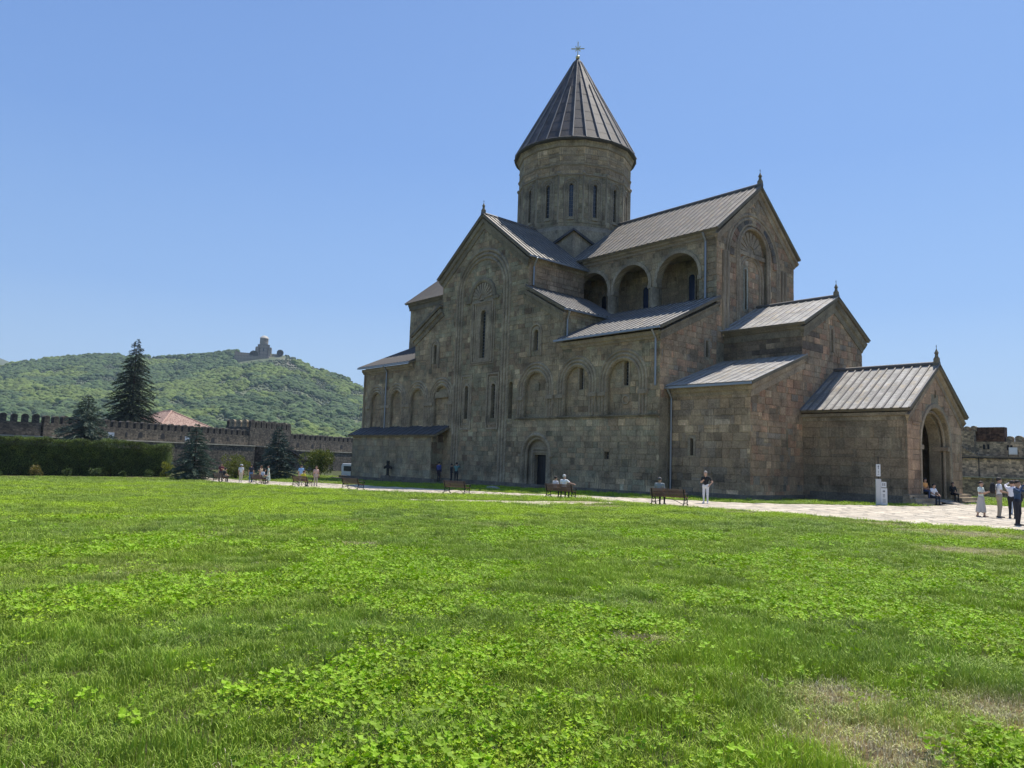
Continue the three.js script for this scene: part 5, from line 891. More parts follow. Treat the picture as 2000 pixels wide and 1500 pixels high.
{
  // measured headings run clockwise in the picture; find the sign once
  const P = [], C = [], I = [], na = 170, rr = []; for (let r = 560; r < 1950; r += 22) rr.push(r);
  for (let i = 0; i <= na; i++) { const a = mix(-.95, .3, i / na); for (const r of rr) { const p = hp(a, r), rock = sstep(.5, .62, fbm(a * 60, r * .02, 4, 705)) * sstep(-.33, -.27, a) * sstep(1150, 1400, r), dry = fbm(a * 25, r * .012, 4, 706); P.push(p.x, p.y, p.z); C.push(mix(mix(.085, .135, dry), .22, rock), mix(mix(.115, .15, dry), .19, rock), mix(mix(.05, .075, dry), .16, rock)); } }
  const m = rr.length; for (let i = 0; i < na; i++) for (let j = 0; j < m - 1; j++) { const a = i * m + j; I.push(a, a + m, a + 1, a + 1, a + m, a + m + 1); }
  const g = new THREE.BufferGeometry(); g.setAttribute('position', new THREE.Float32BufferAttribute(P, 3)); g.setAttribute('color', new THREE.Float32BufferAttribute(C, 3)); g.setIndex(I); g.computeVertexNormals();
  structure('hill', g, new THREE.MeshStandardMaterial({ color: 0xffffff, vertexColors: true, roughness: 1 }));
  // a further, barer hill to the left
  const P2 = [], I2 = []; for (let i = 0; i <= 60; i++) { const a = mix(-1.0, -.45, i / 60), top = mix(.128, .083, sstep(-.72, -.56, a)) * 3000 + 12 * fbm(a * 60, 2, 3, 709); for (let j = 0; j <= 8; j++) { const r = 2300 + j * 88, y = top * sstep(0, 1, j / 8); P2.push(r * Math.cos(AZ0 + a), y, r * Math.sin(AZ0 + a)); } }
  for (let i = 0; i < 60; i++) for (let j = 0; j < 8; j++) { const a = i * 9 + j; I2.push(a, a + 9, a + 1, a + 1, a + 9, a + 10); }
  const g2 = new THREE.BufferGeometry(); g2.setAttribute('position', new THREE.Float32BufferAttribute(P2, 3)); g2.setIndex(I2); g2.computeVertexNormals(); structure('far_hill', g2, std(.10, .12, .07, 1));
  // woodland: lumpy crowns, denser on the left and lower slopes, scrub on the right
  const R = rng(711), geos = [0, 1, 2].map((k) => { const g = new THREE.IcosahedronGeometry(1, 2), p = g.attributes.position; for (let i = 0; i < p.count; i++) { const v = V3().fromBufferAttribute(p, i), n = .72 + .55 * fbm(v.x * 2.2 + k * 9 + 5, v.y * 2.2 + v.z * 1.7 + 5, 3, 712 + k); p.setXYZ(i, v.x * n, v.y * n * .85, v.z * n); } g.deleteAttribute('uv'); g.computeVertexNormals(); return g; });
  const spots = [[], [], []];
  for (let i = 0; i < 52000; i++) {
    const a = mix(-.74, .02, R()), r = mix(640, 1630, Math.sqrt(R())), n = fbm(a * 40, r * .018, 4, 715), right = sstep(-.40, -.30, a), need = mix(.40, .60, right * sstep(.25, .8, (r - 640) / 900)), dn = sstep(need - .08, need + .06, n);
    const D = 1500 + 120 * Math.sin(a * 9); if (r > D + 6 || Math.abs(a + .327) < .028 && r > 1395) continue;
    if (R() < dn) spots[(R() * 3) | 0].push([a, r, mix(3.0, 6.2, R() ** 1.5), 1]); else if (R() < .55) spots[(R() * 3) | 0].push([a, r, mix(.9, 2.4, R()), 0]);
  }
  geos.forEach((g, v) => { const L = spots[v], im = new THREE.InstancedMesh(g, new THREE.MeshStandardMaterial({ color: 0xffffff, roughness: 1 }), L.length), m = new THREE.Matrix4(), q = new THREE.Quaternion(), c = new THREE.Color(); L.forEach(([a, r, s, tree], i) => { const p = hp(a, r); q.setFromAxisAngle(V3(0, 1, 0), R() * 6.3); m.compose(p.add(V3(0, s * .35, 0)), q, V3(s, s * mix(.8, 1.2, R()), s)); im.setMatrixAt(i, m); const k = mix(.6, 1.3, R()), f = R(), y = fbm(a * 18 + 4, r * .01, 3, 719); c.setRGB(...(tree ? (y > .56 ? [.125 * k, .17 * k, .04 * k] : f < .5 ? [.06 * k, .10 * k, .036 * k] : [.085 * k, .13 * k, .042 * k]) : [.10 * k, .125 * k, .07 * k])); im.setColorAt(i, c); }); im.name = numbered('hill_woodland'); im.userData = { kind: 'stuff', label: 'wooded green slope of the hill behind the fortress wall' }; im.castShadow = im.receiveShadow = true; scene.add(im); });
}
{
  // monastery on the summit
  const a = -.327, D = 1440, y = hillY(a, 1440) - 6, p = hp(a, D, y), t = thing('hilltop_monastery', 'small domed stone monastery standing on top of the hill', 'monastery', [p.x, p.y, p.z], Math.atan2(-p.x, -p.z)); t.scale.set(1.12, 1.25, 1.12);
  const st = std(.42, .35, .27, .95, { map: stoneMap }), st2 = std(.48, .40, .30, .95, { map: stoneMap }), rf = std(.52, .47, .38, .8);
  mesh('wall', merge([box(-9.5, 9.5, 0, 22, -9, 8), box(-13, 13, 0, 17, -5, 5), box(-5.5, 5.5, 0, 23.5, -12, 11)]), st, t);
  for (const [x, z] of [[-9.5, 8], [9.5, 8], [-9.5, -9], [9.5, -9]]) mesh('corner_chapel', new THREE.CylinderGeometry(3, 3.2, 18, 8).translate(x, 9, z), st2, t);
  mesh('drum', new THREE.CylinderGeometry(6.6, 6.8, 10, 8).translate(0, 27, 0), st, t);
  mesh('dome', lathe([[7.5, 31.6], [7.2, 32.4], [5.4, 34.4], [3, 35.8], [0, 36.4]], 8), rf, t);
  mesh('roof', merge([new THREE.ConeGeometry(9.8, 3, 4).rotateY(PI / 4).scale(1, 1, 1.6).translate(0, 24.2, 0)]), rf, t);
  for (const [x, z, w] of [[0, 11.03, 1.6], [-7.4, 8.03, 1.2], [7.4, 8.03, 1.2]]) mesh('window', box(x - w / 2, x + w / 2, 12, 16, z, z + .05), M.black, t);
  mesh('terrace_wall', merge([box(-44, 9, -14, 3, 9, 20), box(-44, -20, -14, 7.5, -2, 12)]), st2, t);
  const R = rng(731), rock = []; for (let i = 0; i < 26; i++) { const g = new THREE.IcosahedronGeometry(mix(2, 5, R()), 1); const q = g.attributes.position; for (let k = 0; k < q.count; k++) q.setXYZ(k, q.getX(k) * mix(.8, 1.2, hash2(k, i, 3)), q.getY(k) * .7, q.getZ(k)); g.translate(mix(4, 38, R()), mix(-8, 2, R()), mix(4, 16, R())); rock.push(g); }
  mesh('rock', merge(rock), std(.34, .29, .23, 1), t);
  mesh('side_ruin', merge([box(14, 30, -4, 9, -2, 6), box(20, 34, -4, 6, 2, 9)]), st2, t);
  const r2 = hp(-.357, 1440), ru = thing('ruined_tower', 'lone broken wall standing left of the hilltop monastery', 'ruin', [r2.x, r2.y - 3, r2.z], Math.atan2(-r2.x, -r2.z));
  const s = new THREE.Shape([[-6, 0], [6, 0], [6, 12], [3, 14], [-1, 16], [-4, 19], [-5, 19], [-6, 0]].map((q) => new THREE.Vector2(...q))); mesh('wall', boxUV(new THREE.ExtrudeGeometry(s, { depth: 5, bevelEnabled: false })), st, ru);
  for (const [da, dr, s2, l] of [[-.3385, 1425, 8, 'round dark tree just left of the hilltop monastery'], [-.3065, 1430, 6, 'round tree just right of the hilltop monastery']]) { const q = hp(da, dr); const g = thing('hilltop_tree', l, 'tree', [q.x, q.y, q.z]); const B = leafBuilder(), R3 = rng(741 + s2); for (let i = 0; i < 2600; i++) { const u = V3(R3() - .5, R3() - .4, R3() - .5).normalize(), c = u.clone().multiplyScalar(s2 * .85 * Math.cbrt(R3())).add(V3(0, s2 * 1.0, 0)), k = mix(.7, 1.2, R3()); B.leaf(c, u.add(V3(R3() - .5, R3() - .5, R3() - .5)), 1.6, .9, [.10 * k, .12 * k, .06 * k], R3); } mesh('crown', B.geo(), needleMat, g); mesh('trunk', rod([0, -4, 0], [0, s2, 0], .8, .4, 6), barkMat, g); }
}

// thin summer haze
scene.fog = new THREE.FogExp2(0xbfd2ea, .00011);
// ---------------------------------------------------------------- park benches
const slatWood = [std(.52, .30, .16, .45, { map: woodMap }), std(.44, .245, .13, .45, { map: woodMap }), std(.60, .36, .20, .45, { map: woodMap })];
function sideFrame() {
  // cast-iron end: scrolled legs, arm and back stile in the plane x = 0; the seat faces -z
  const T = (p, r) => tube(p.map(([z, y]) => [0, y, z]), r, 6, false, 18);
  return merge([T([[.30, .02], [.24, .12], [.20, .26], [.17, .42], [.24, .62], [.32, .86]], .028), T([[-.36, .02], [-.30, .14], [-.33, .28], [-.27, .40], [-.10, .43], [.17, .42]], .028), T([[-.27, .40], [-.36, .50], [-.33, .63], [-.18, .66], [.02, .64], [.24, .63]], .026), T([[-.33, .63], [-.42, .62], [-.41, .54], [-.35, .55]], .02), T([[.30, .02], [.37, .0], [.40, .06], [.36, .09]], .022), T([[-.36, .02], [-.43, .0], [-.46, .06], [-.42, .09]], .022), T([[.2, .24], [.06, .16], [-.1, .18], [-.3, .16]], .018), T([[.17, .42], [.02, .30], [-.12, .30], [-.2, .42]], .016)]);
}
const frameGeo = sideFrame(), braceGeo = merge([tube([[-.8, .12, .22], [-.3, .30, .1], [0, .36, .05], [.3, .30, .1], [.8, .12, .22]], .014, 5)]);
function makeBench(label, x, z, turn) {
  const L = 1.86, t = thing('park_bench', label, 'bench', [x, groundY(x, z) + .012, z], turn, 'wooden park benches along the path');
  for (const s of [-1, 1]) mesh('side_frame', frameGeo, M.iron, t).position.x = s * (L / 2 - .08);
  mesh('brace', braceGeo, M.iron, t);
  const slatG = new THREE.BoxGeometry(L, .024, .048), R = rng(Math.round(x * 10) >>> 0);
  for (let i = 0; i < 6; i++) { const m = mesh('slat', slatG, slatWood[(R() * 3) | 0], t); m.position.set(0, .455 - .012 * Math.sin(i / 5 * PI) + (i === 0 ? -.02 : 0), -.30 + i * .088); m.name = 'seat_slat'; }
  for (let i = 0; i < 6; i++) { const f = i / 5, m = mesh('back_slat', slatG, slatWood[(R() * 3) | 0], t); m.position.set(0, .50 + f * .34, .175 + f * .125); m.rotation.x = PI / 2 - .36; }
  return t;
}
const BENCH = [[-72.5, -26.2, 'leftmost of all, beside the standing group', .15], [-65, -26.9, 'second from the left, with one seated person', .2], [-57, -27.2, 'third from the left, with a person in yellow', .25], [-49.1, -27.4, 'empty, below the stone cross', .2], [-40.0, -30.1, 'empty wooden bench in front of the two women in dark clothes', .25], [-32.0, -31.9, 'holding a white-shirted couple in front of the small door', .3], [-23.7, -31.5, 'nearest one, with a man seated at its left end', .32]];
BENCH[4][2] = 'empty, below the trio at the cathedral wall';
const benches = BENCH.map(([x, z, l, r]) => makeBench('brown slatted park bench, ' + l, x, z, r));

// ---------------------------------------------------------------- people
const mcRes = 96, mc = new MarchingCubes(mcRes, new THREE.MeshBasicMaterial(), false, false, 120000); mc.isolation = 0;
function blobBody(bones, half, cy) { // bones: [ax,ay,az, bx,by,bz, ra, rb, colour, squash?]
  const n = mcRes, f = mc.field, h = half, cell = 2 * h / n; f.fill(-.5);
  const blend = .035;
  for (const b of bones) {
    const pad = Math.max(b[6], b[7]) + .09, lo = [0, 1, 2].map((k) => Math.max(0, Math.floor((Math.min(b[k], b[k + 3]) - pad - (k === 1 ? cy : 0) + h) / cell))), hi = [0, 1, 2].map((k) => Math.min(n - 1, Math.ceil((Math.max(b[k], b[k + 3]) + pad - (k === 1 ? cy : 0) + h) / cell)));
    const dx = b[3] - b[0], dy = b[4] - b[1], dz = b[5] - b[2], L2 = dx * dx + dy * dy + dz * dz || 1e-9, sq = b[9] ?? 1;
    for (let k = lo[2]; k <= hi[2]; k++) for (let j = lo[1]; j <= hi[1]; j++) for (let i = lo[0]; i <= hi[0]; i++) {
      const x = -h + i * cell, y = cy - h + j * cell, z = -h + k * cell, px = x - b[0], py = y - b[1], pz = z - b[2], t = clamp((px * dx + py * dy + pz * dz) / L2), qx = px - dx * t, qy = py - dy * t, qz = (pz - dz * t) * sq, d = Math.sqrt(qx * qx + qy * qy + qz * qz) - mix(b[6], b[7], t), o = k * n * n + j * n + i, old = -f[o];
      const q = clamp(.5 + .5 * (old - d) / blend); f[o] = -(old + (d - old) * q - blend * q * (1 - q));
    }
  }
  mc.update();
  const c = mc.count, P = new Float32Array(c * 3), N = new Float32Array(mc.normalArray.slice(0, c * 3)), C = new Float32Array(c * 3);
  for (let i = 0; i < c; i++) {
    const x = mc.positionArray[3 * i] * h, y = mc.positionArray[3 * i + 1] * h + cy, z = mc.positionArray[3 * i + 2] * h; P[3 * i] = x; P[3 * i + 1] = y; P[3 * i + 2] = z;
    let best = 9, col = bones[0][8]; for (const b of bones) { const dx = b[3] - b[0], dy = b[4] - b[1], dz = b[5] - b[2], L2 = dx * dx + dy * dy + dz * dz || 1e-9, t = clamp(((x - b[0]) * dx + (y - b[1]) * dy + (z - b[2]) * dz) / L2), d = Math.hypot(x - b[0] - dx * t, y - b[1] - dy * t, (z - b[2] - dz * t) * (b[9] ?? 1)) - mix(b[6], b[7], t); if (d < best) { best = d; col = b[8]; } }
    C.set(col, 3 * i);
  }
  const g = new THREE.BufferGeometry(); g.setAttribute('position', new THREE.BufferAttribute(P, 3)); g.setAttribute('normal', new THREE.BufferAttribute(N, 3)); g.setAttribute('uv', new THREE.BufferAttribute(new Float32Array(c * 2), 2)); g.setAttribute('color', new THREE.BufferAttribute(C, 3));
  const s = g.attributes.normal; for (let i = 0; i < c; i++) s.setXYZ(i, s.getX(i), s.getY(i), s.getZ(i)); g.computeVertexNormals();
  return g;
}
const cap = (a, b, ra, rb, col) => colored(plain(merge([rod(a, b, ra, rb, 6), new THREE.SphereGeometry(rb, 6, 4).translate(...b)])), ...col);
function handGeo(w, dir, side, col, curl = .6) { // palm and five fingers from the wrist
  const d = V3(...dir).normalize(), s = V3(...side).normalize(), n = d.clone().cross(s).normalize(), W = V3(...w), at = (a, b, c) => W.clone().addScaledVector(d, a).addScaledVector(s, b).addScaledVector(n, c).toArray(), gs = [cap(at(-.01, 0, 0), at(.07, 0, 0), .026, .032, col)];
  [[-.027, .062], [-.009, .074], [.009, .07], [.026, .056]].forEach(([o, L]) => { const k1 = at(.075, o, 0), k2 = at(.075 + L * .5, o, -L * .25 * curl), k3 = at(.075 + L * .75, o, -L * .7 * curl); gs.push(cap(k1, k2, .0095, .009, col), cap(k2, k3, .009, .0075, col)); });
  gs.push(cap(at(.015, -.03, 0), at(.05, -.058, -.012), .011, .010, col), cap(at(.05, -.058, -.012), at(.078, -.06, -.03), .010, .008, col));
  return gs;
}
const SKIN = [.50, .31, .22], SKIN2 = [.42, .25, .17], HAIR = [.025, .018, .013], GREY = [.34, .33, .32];
const clothMat = new THREE.MeshStandardMaterial({ color: 0xffffff, vertexColors: true, roughness: .85 });
// A figure facing +z at its feet (standing) or at the ground below its seat. J overrides single joints.
function person(label, x, z, turn, o) {
  const { h = 1.7, shirt = [.7, .7, .7], pants = [.1, .1, .12], shoe = [.05, .05, .05], skin = SKIN, hair = HAIR, sleeve = 'short', sit = 0, seat = .47, y, armL = 'down', armR = 'down', skirt, bald, long, hat, step = 0, lean = 0, headTurn = 0, headTilt = 0, bag, build = 1, shorts } = o;
  const k = h / 1.72, t = thing('person', label, 'person', [x, y ?? groundY(x, z) + .02, z], turn);
  const hip = sit ? seat + .09 : .92, sh = hip + .50, J = {}, b = build;
  const off = (yy) => lean * (yy - hip);
  J.pel = [0, hip, sit ? -.02 : 0]; J.ch = [0, hip + .36, J.pel[2] + off(hip + .36)]; J.neck = [0, hip + .55, J.pel[2] + off(hip + .55) + .01]; J.head = [0, hip + .70, J.pel[2] + off(hip + .7) + .02 + headTilt * .05];
  const B = [], hands = [];
  B.push([-.055 * b, hip + .02, J.pel[2], .055 * b, hip + .02, J.pel[2], .125 * b, .125 * b, pants, 1.15]);
  B.push([0, hip + .1, J.pel[2] + off(hip + .1), 0, hip + .3, J.ch[2], .125 * b, .135 * b, shirt, 1.25]);
  B.push([-.085, hip + .40, J.ch[2], .085, hip + .40, J.ch[2], .115 * b, .115 * b, shirt, 1.2]);
  B.push([-.15, sh - .015, J.ch[2], .15, sh - .015, J.ch[2], .062, .062, shirt]);
  B.push([0, hip + .5, J.ch[2] + .0, ...J.neck, .058, .052, skin]); B.push([...J.neck, J.head[0], J.head[1] - .03, J.head[2], .052, .06, skin]);
  const H = J.head; B.push([H[0], H[1] - .02, H[2] + .005, H[0], H[1] + .045, H[2] - .005, .078, .09, skin, .92]); B.push([H[0], H[1] - .075, H[2] + .035, H[0], H[1] - .02, H[2] + .04, .045, .06, skin]);
  const sleeveC = sleeve === 'long' ? shirt : skin;
  for (const s of [-1, 1]) {
    const a = s < 0 ? armL : armR, S = [s * .185 * b, sh - .02, J.ch[2]]; let E, Wr, d, sd = [0, 0, 1];
    if (a === 'down') { E = [s * .225 * b, sh - .30, S[2] - .02]; Wr = [s * .235 * b, sh - .55, S[2] + .05]; d = [0, -1, .12]; } else if (a === 'phone') { E = [s * .22, sh - .27, S[2] + .05]; Wr = [s * .08, sh - .20, S[2] + .29]; d = [-s * .4, .35, .8]; sd = [s, 0, 0]; } else if (a === 'hip') { E = [s * .34, sh - .25, S[2] - .06]; Wr = [s * .2, hip + .07, S[2] + .03]; d = [-s * .6, -.7, .3]; } else if (a === 'up') { E = [s * .30, sh + .10, S[2] + .10]; Wr = [s * .10, sh + .26, S[2] + .2]; d = [-s * .8, .5, .1]; sd = [0, 0, 1]; } else if (a === 'eyes') { E = [s * .27, sh - .10, S[2] + .18]; Wr = [s * .09, sh + .15, S[2] + .26]; d = [-s * .3, .8, .2]; sd = [s, 0, 0]; } else if (a === 'fore') { E = [s * .22, sh - .27, S[2] + .02]; Wr = [s * .17, sh - .30, S[2] + .27]; d = [-s * .2, 0, 1]; sd = [s, 0, 0]; } else if (a === 'rest') { E = [s * .40, sh - .16, S[2] + .0]; Wr = [s * .60, sh - .20, S[2] + .06]; d = [s, -.2, .3]; } else if (a === 'lap') { E = [s * .24, sh - .28, S[2] + .03]; Wr = [s * .10, hip + .13, S[2] + .25]; d = [-s * .5, -.2, .7]; sd = [s, 0, .3]; } else if (a === 'knee') { E = [s * .24, sh - .27, S[2] + .12]; Wr = [s * .13, hip + .12, S[2] + .36]; d = [-s * .2, -.5, .8]; sd = [s, 0, 0]; }
    const mid = [0, 1, 2].map((q) => mix(S[q], E[q], .6));
    B.push([...S, ...mid, .054 * b, .05 * b, sleeve === 'none' ? skin : shirt], [...mid, ...E, .045, .038, sleeveC], [...E, ...Wr, .04, .028, sleeveC], [...Wr, Wr[0] + d[0] * .02, Wr[1] + d[1] * .02, Wr[2] + d[2] * .02, .026, .026, skin]);
    hands.push(...handGeo(Wr, d, sd, skin));
    const P0 = [s * .09 * b, hip - .02, J.pel[2]]; let K, A;
    if (sit) { K = [s * .12, seat + .06, J.pel[2] + .42]; A = [s * .12, .09, J.pel[2] + .40 + s * step * .1]; } else { K = [s * .10, .50, .02 + s * step * .12]; A = [s * .105, .09, -.02 + s * step * .22]; }
    const legC = skirt ? skin : pants;
    B.push([...P0, ...K, .082 * b, .058 * b, skirt ? skirt : pants], [...K, ...A, .055 * b, .04, shorts ? skin : legC], [A[0], .05, A[2] - .04, A[0] + s * .02, .038, A[2] + .15, .042, .036, shoe]);
  }
  if (skirt) for (let i = 0; i < 6; i++) { const a = i * PI / 3, r = .10; B.push([Math.cos(a) * .06, hip, Math.sin(a) * .05, Math.cos(a) * (r + .08), .28, Math.sin(a) * (r + .05) - .02, .09, .075, skirt]); }
  const g = blobBody(B, 1.0, .93); const nose = colored(plain(new THREE.ConeGeometry(.016, .04, 5).rotateX(PI / 2 - .5).translate(H[0], H[1] - .015, H[2] + .105)), ...skin), ears = [-1, 1].map((s) => colored(plain(new THREE.SphereGeometry(.022, 6, 5).scale(.5, 1.2, .8).translate(H[0] + s * .088, H[1], H[2]))
    , ...skin)), eyes = [-1, 1].map((s) => colored(plain(new THREE.SphereGeometry(.011, 6, 5).translate(H[0] + s * .033, H[1] + .018, H[2] + .084)), .02, .015, .012)), mouth = colored(plain(new THREE.BoxGeometry(.042, .007, .01).translate(H[0], H[1] - .062, H[2] + .096)), .30, .12, .10);
  mesh('body', mergeGeometries([g, nose, ...ears, ...eyes, mouth, ...hands], false), clothMat, t);
  if (!bald) { const hg = []; hg.push(new THREE.SphereGeometry(.104, 14, 10, 0, 2 * PI, 0, PI * .56).scale(.96, 1.08, 1.06).rotateX(-.42).translate(H[0], H[1] + .035, H[2] - .012)); if (long) hg.push(new THREE.CapsuleGeometry(.075, .16, 4, 10).scale(1.1, 1, .6).translate(H[0], H[1] - .1, H[2] - .07)); const hm = merge(hg); mesh('hair', hm, std(...hair, .7, { side: THREE.DoubleSide }), t); }
  if (hat) mesh('hat', merge([new THREE.CylinderGeometry(.105, .112, .1, 14).translate(H[0], H[1] + .1, H[2]), new THREE.CylinderGeometry(.17, .18, .015, 16).translate(H[0], H[1] + .055, H[2] + .01)]), std(...hat, .9), t);
  t.scale.setScalar(k);
  return { t, H, hip, sh };
}
const bagOn = (label, p, x, y, z, s, col, name = 'shoulder_bag') => { // bag hanging on a person: its own thing
  const w = V3(x, y, z).applyMatrix4(new THREE.Matrix4().compose(p.t.position, new THREE.Quaternion().setFromEuler(p.t.rotation), p.t.scale)), t = thing(name, label, 'bag', w.toArray(), p.t.rotation.y);
  const g = new THREE.CapsuleGeometry(.1, .16, 4, 10).scale(1.25 * s, 1.05 * s, .62 * s); mesh('body', g, std(...col, .8), t); mesh('strap', new THREE.TorusGeometry(.15 * s, .014, 5, 14).scale(.62, 1.15, 1).translate(0, .13 * s, .03), std(...col, .8), t); mesh('pocket', new THREE.CapsuleGeometry(.06, .08, 3, 8).scale(1.2 * s, s, .5 * s).translate(0, -.05 * s, -.055 * s), std(...col.map((c) => c * 1.5), .8), t); return t;
};
const toCam = (x, z) => Math.atan2(-x, -z);
// by the left bench
person('person in a maroon shirt standing behind the leftmost bench', -74.6, -27.0, 1.2, { h: 1.78, shirt: [.16, .04, .05], pants: [.06, .06, .07], armR: 'phone' });
person('person in a white shirt, pale trousers and white hat in the left group', -71.0, -27.6, toCam(-71, -26) + 2.6, { h: 1.7, shirt: [.80, .78, .76], pants: [.62, .55, .43], shoe: [.7, .7, .7], hat: [.8, .8, .8], build: 1.12 });
person('person in a dark top and blue jeans in the left group', -70.3, -28.3, toCam(-70, -26) + 3.0, { h: 1.72, shirt: [.025, .03, .05], pants: [.09, .17, .32] });
person('person in beige with long hair in the left group', -70.1, -29.2, toCam(-70, -27) - 2.2, { h: 1.62, shirt: [.55, .42, .30], pants: [.55, .42, .30], long: true, hair: [.10, .05, .025], armL: 'phone' });
person('person in a pale green dress, rightmost of the left group', -70.0, -29.9, toCam(-70, -28) - 1.6, { h: 1.64, shirt: [.55, .66, .60], skirt: [.55, .66, .60], pants: [.55, .66, .60], long: true });
const seatOn = (i, dx, label, o) => { const [bx, bz, , r] = BENCH[i], c = Math.cos(r), s = Math.sin(r), lz = -.03; return person(label, bx + dx * c + lz * s, bz - dx * s + lz * c, r + PI + (o.twist ?? 0), { sit: 1, ...o }); };
seatOn(0, .45, 'person in dark clothes seated on the leftmost bench', { shirt: [.03, .03, .035], pants: [.05, .05, .06], shoe: [.6, .6, .6], h: 1.68, lean: .35, armL: 'knee', armR: 'knee' });
seatOn(1, .3, 'person in a pale shirt leaning forward on the second bench', { shirt: [.58, .64, .70], pants: [.05, .05, .06], h: 1.7, lean: .5, armL: 'fore', armR: 'fore', long: true });
const stB = person('person in a light blue shirt standing by the third bench', -60.2, -28.6, toCam(-60, -28) + 2.7, { h: 1.76, shirt: [.30, .48, .75], pants: [.5, .45, .36] });
seatOn(2, .1, 'person in a yellow top seated on the third bench', { shirt: [.80, .68, .04], pants: [.06, .06, .07], h: 1.62, lean: .1, armR: 'rest', hair: [.12, .06, .03] });
person('person in a pink top standing behind the person in yellow', -58.2, -29.0, toCam(-58, -29) + .3, { h: 1.66, shirt: [.60, .40, .34], pants: [.45, .38, .32], long: true, hair: [.10, .055, .03] });
// trio at the cathedral wall
person('person in a blue jacket and dark trousers, left of the trio at the wall', -57.2, -40.9, PI + .2, { h: 1.76, y: -.1, shirt: [.045, .06, .20], pants: [.03, .022, .03], sleeve: 'long', build: 1.1 });
person('person all in black, middle of the trio at the wall', -55.5, -41.1, PI - .3, { h: 1.66, y: -.12, shirt: [.018, .018, .022], pants: [.02, .02, .025], sleeve: 'long', skin: SKIN2 });
person('person in a teal top holding up a phone, right of the trio at the wall', -54.6, -41.0, PI + .6, { h: 1.78, y: -.12, shirt: [.12, .24, .22], pants: [.025, .025, .03], armL: 'eyes', armR: 'eyes', sleeve: 'long' });
// couple and the lone man on the near benches
seatOn(5, -.36, 'person with dark hair in a white top, left of the couple on the bench', { shirt: [.74, .70, .68], pants: [.05, .05, .06], h: 1.62, twist: -.3, armL: 'lap', armR: 'lap', skin: SKIN });
seatOn(5, .22, 'grey-haired person in a white shirt with an arm along the bench', { shirt: [.82, .82, .80], pants: [.06, .06, .07], hair: [.55, .54, .52], h: 1.76, armL: 'rest', armR: 'lap', build: 1.1, headTurn: 0 });
seatOn(6, -.52, 'man in a grey t-shirt seated on the nearest bench', { shirt: [.26, .28, .28], pants: [.03, .03, .035], hair: [.10, .09, .085], h: 1.76, armL: 'lap', armR: 'lap', build: 1.12 });
person('man in a black polo shirt and white trousers looking at his phone', -24.3, -35.6, toCam(-24.3, -35.6) - .25, { h: 1.78, shirt: [.014, .014, .016], pants: [.74, .73, .72], shoe: [.75, .74, .72], skin: [.52, .33, .24], hair: [.30, .27, .24], armL: 'phone', armR: 'hip', headTilt: 1 });
// porch
person('person in a white t-shirt and jeans seated on the left porch step', -18.75, -52.9, 1.15, { sit: 1, seat: .42, h: 1.74, shirt: [.76, .77, .80], pants: [.03, .035, .05], armL: 'knee', armR: 'knee', lean: .15, y: .12 });
person('person in an orange top with long dark hair seated inside the porch arch', -19.7, -54.25, 1.25, { sit: 1, seat: .5, h: 1.7, shirt: [.72, .34, .10], pants: [.07, .10, .20], long: true, y: .40, armL: 'lap', armR: 'lap' });
person('person dressed all in black seated at the right side of the porch arch', -19.35, -58.35, .9, { sit: 1, seat: .5, h: 1.66, shirt: [.012, .012, .014], pants: [.012, .012, .014], sleeve: 'long', armL: 'lap', armR: 'lap', y: .2, long: true });
// group on the plaza at the right
person('person in a pale green top and patterned long skirt looking at a phone', -11.9, -39.4, toCam(-12, -39) + 1.1, { h: 1.63, shirt: [.66, .74, .66], skirt: [.50, .47, .43], pants: [.5, .47, .43], armL: 'phone', armR: 'phone', step: .5, shoe: [.3, .2, .15] });
const pm = person('man in a white t-shirt and beige trousers with a black backpack', -11.25, -39.7, toCam(-11, -40) + 1.9, { h: 1.82, shirt: [.80, .80, .82], pants: [.36, .31, .24], armL: 'fore', armR: 'down', shoe: [.06, .05, .05] });
bagOn('black backpack on the back of the man in the white t-shirt', pm, 0, 1.28, -.24, 1.45, [.016, .016, .018], 'backpack');
const pw = person('person in a white blouse and black trousers with both arms raised', -10.75, -39.75, toCam(-11, -40) + 2.8, { h: 1.7, shirt: [.82, .80, .84], pants: [.018, .018, .024], shoe: [.03, .03, .03], sleeve: 'long', armL: 'up', armR: 'up', hair: [.02, .016, .014], build: 1.08 });
bagOn('black shoulder bag hanging from the person in the white blouse', pw, -.30, .98, .0, 1.1, [.016, .016, .018]);
person('person in pale blue trousers half hidden behind the white blouse', -11.9, -44.3, toCam(-12, -44), { h: 1.68, shirt: [.6, .6, .6], pants: [.50, .58, .68], shoe: [.3, .3, .3] });
person('person in a navy top cut off by the right edge of the picture', -8.95, -33.75, toCam(-8.5, -34) + 1.2, { h: 1.72, shirt: [.03, .06, .13], pants: [.02, .02, .03], sleeve: 'long', armL: 'eyes', armR: 'eyes', build: 1.05 });

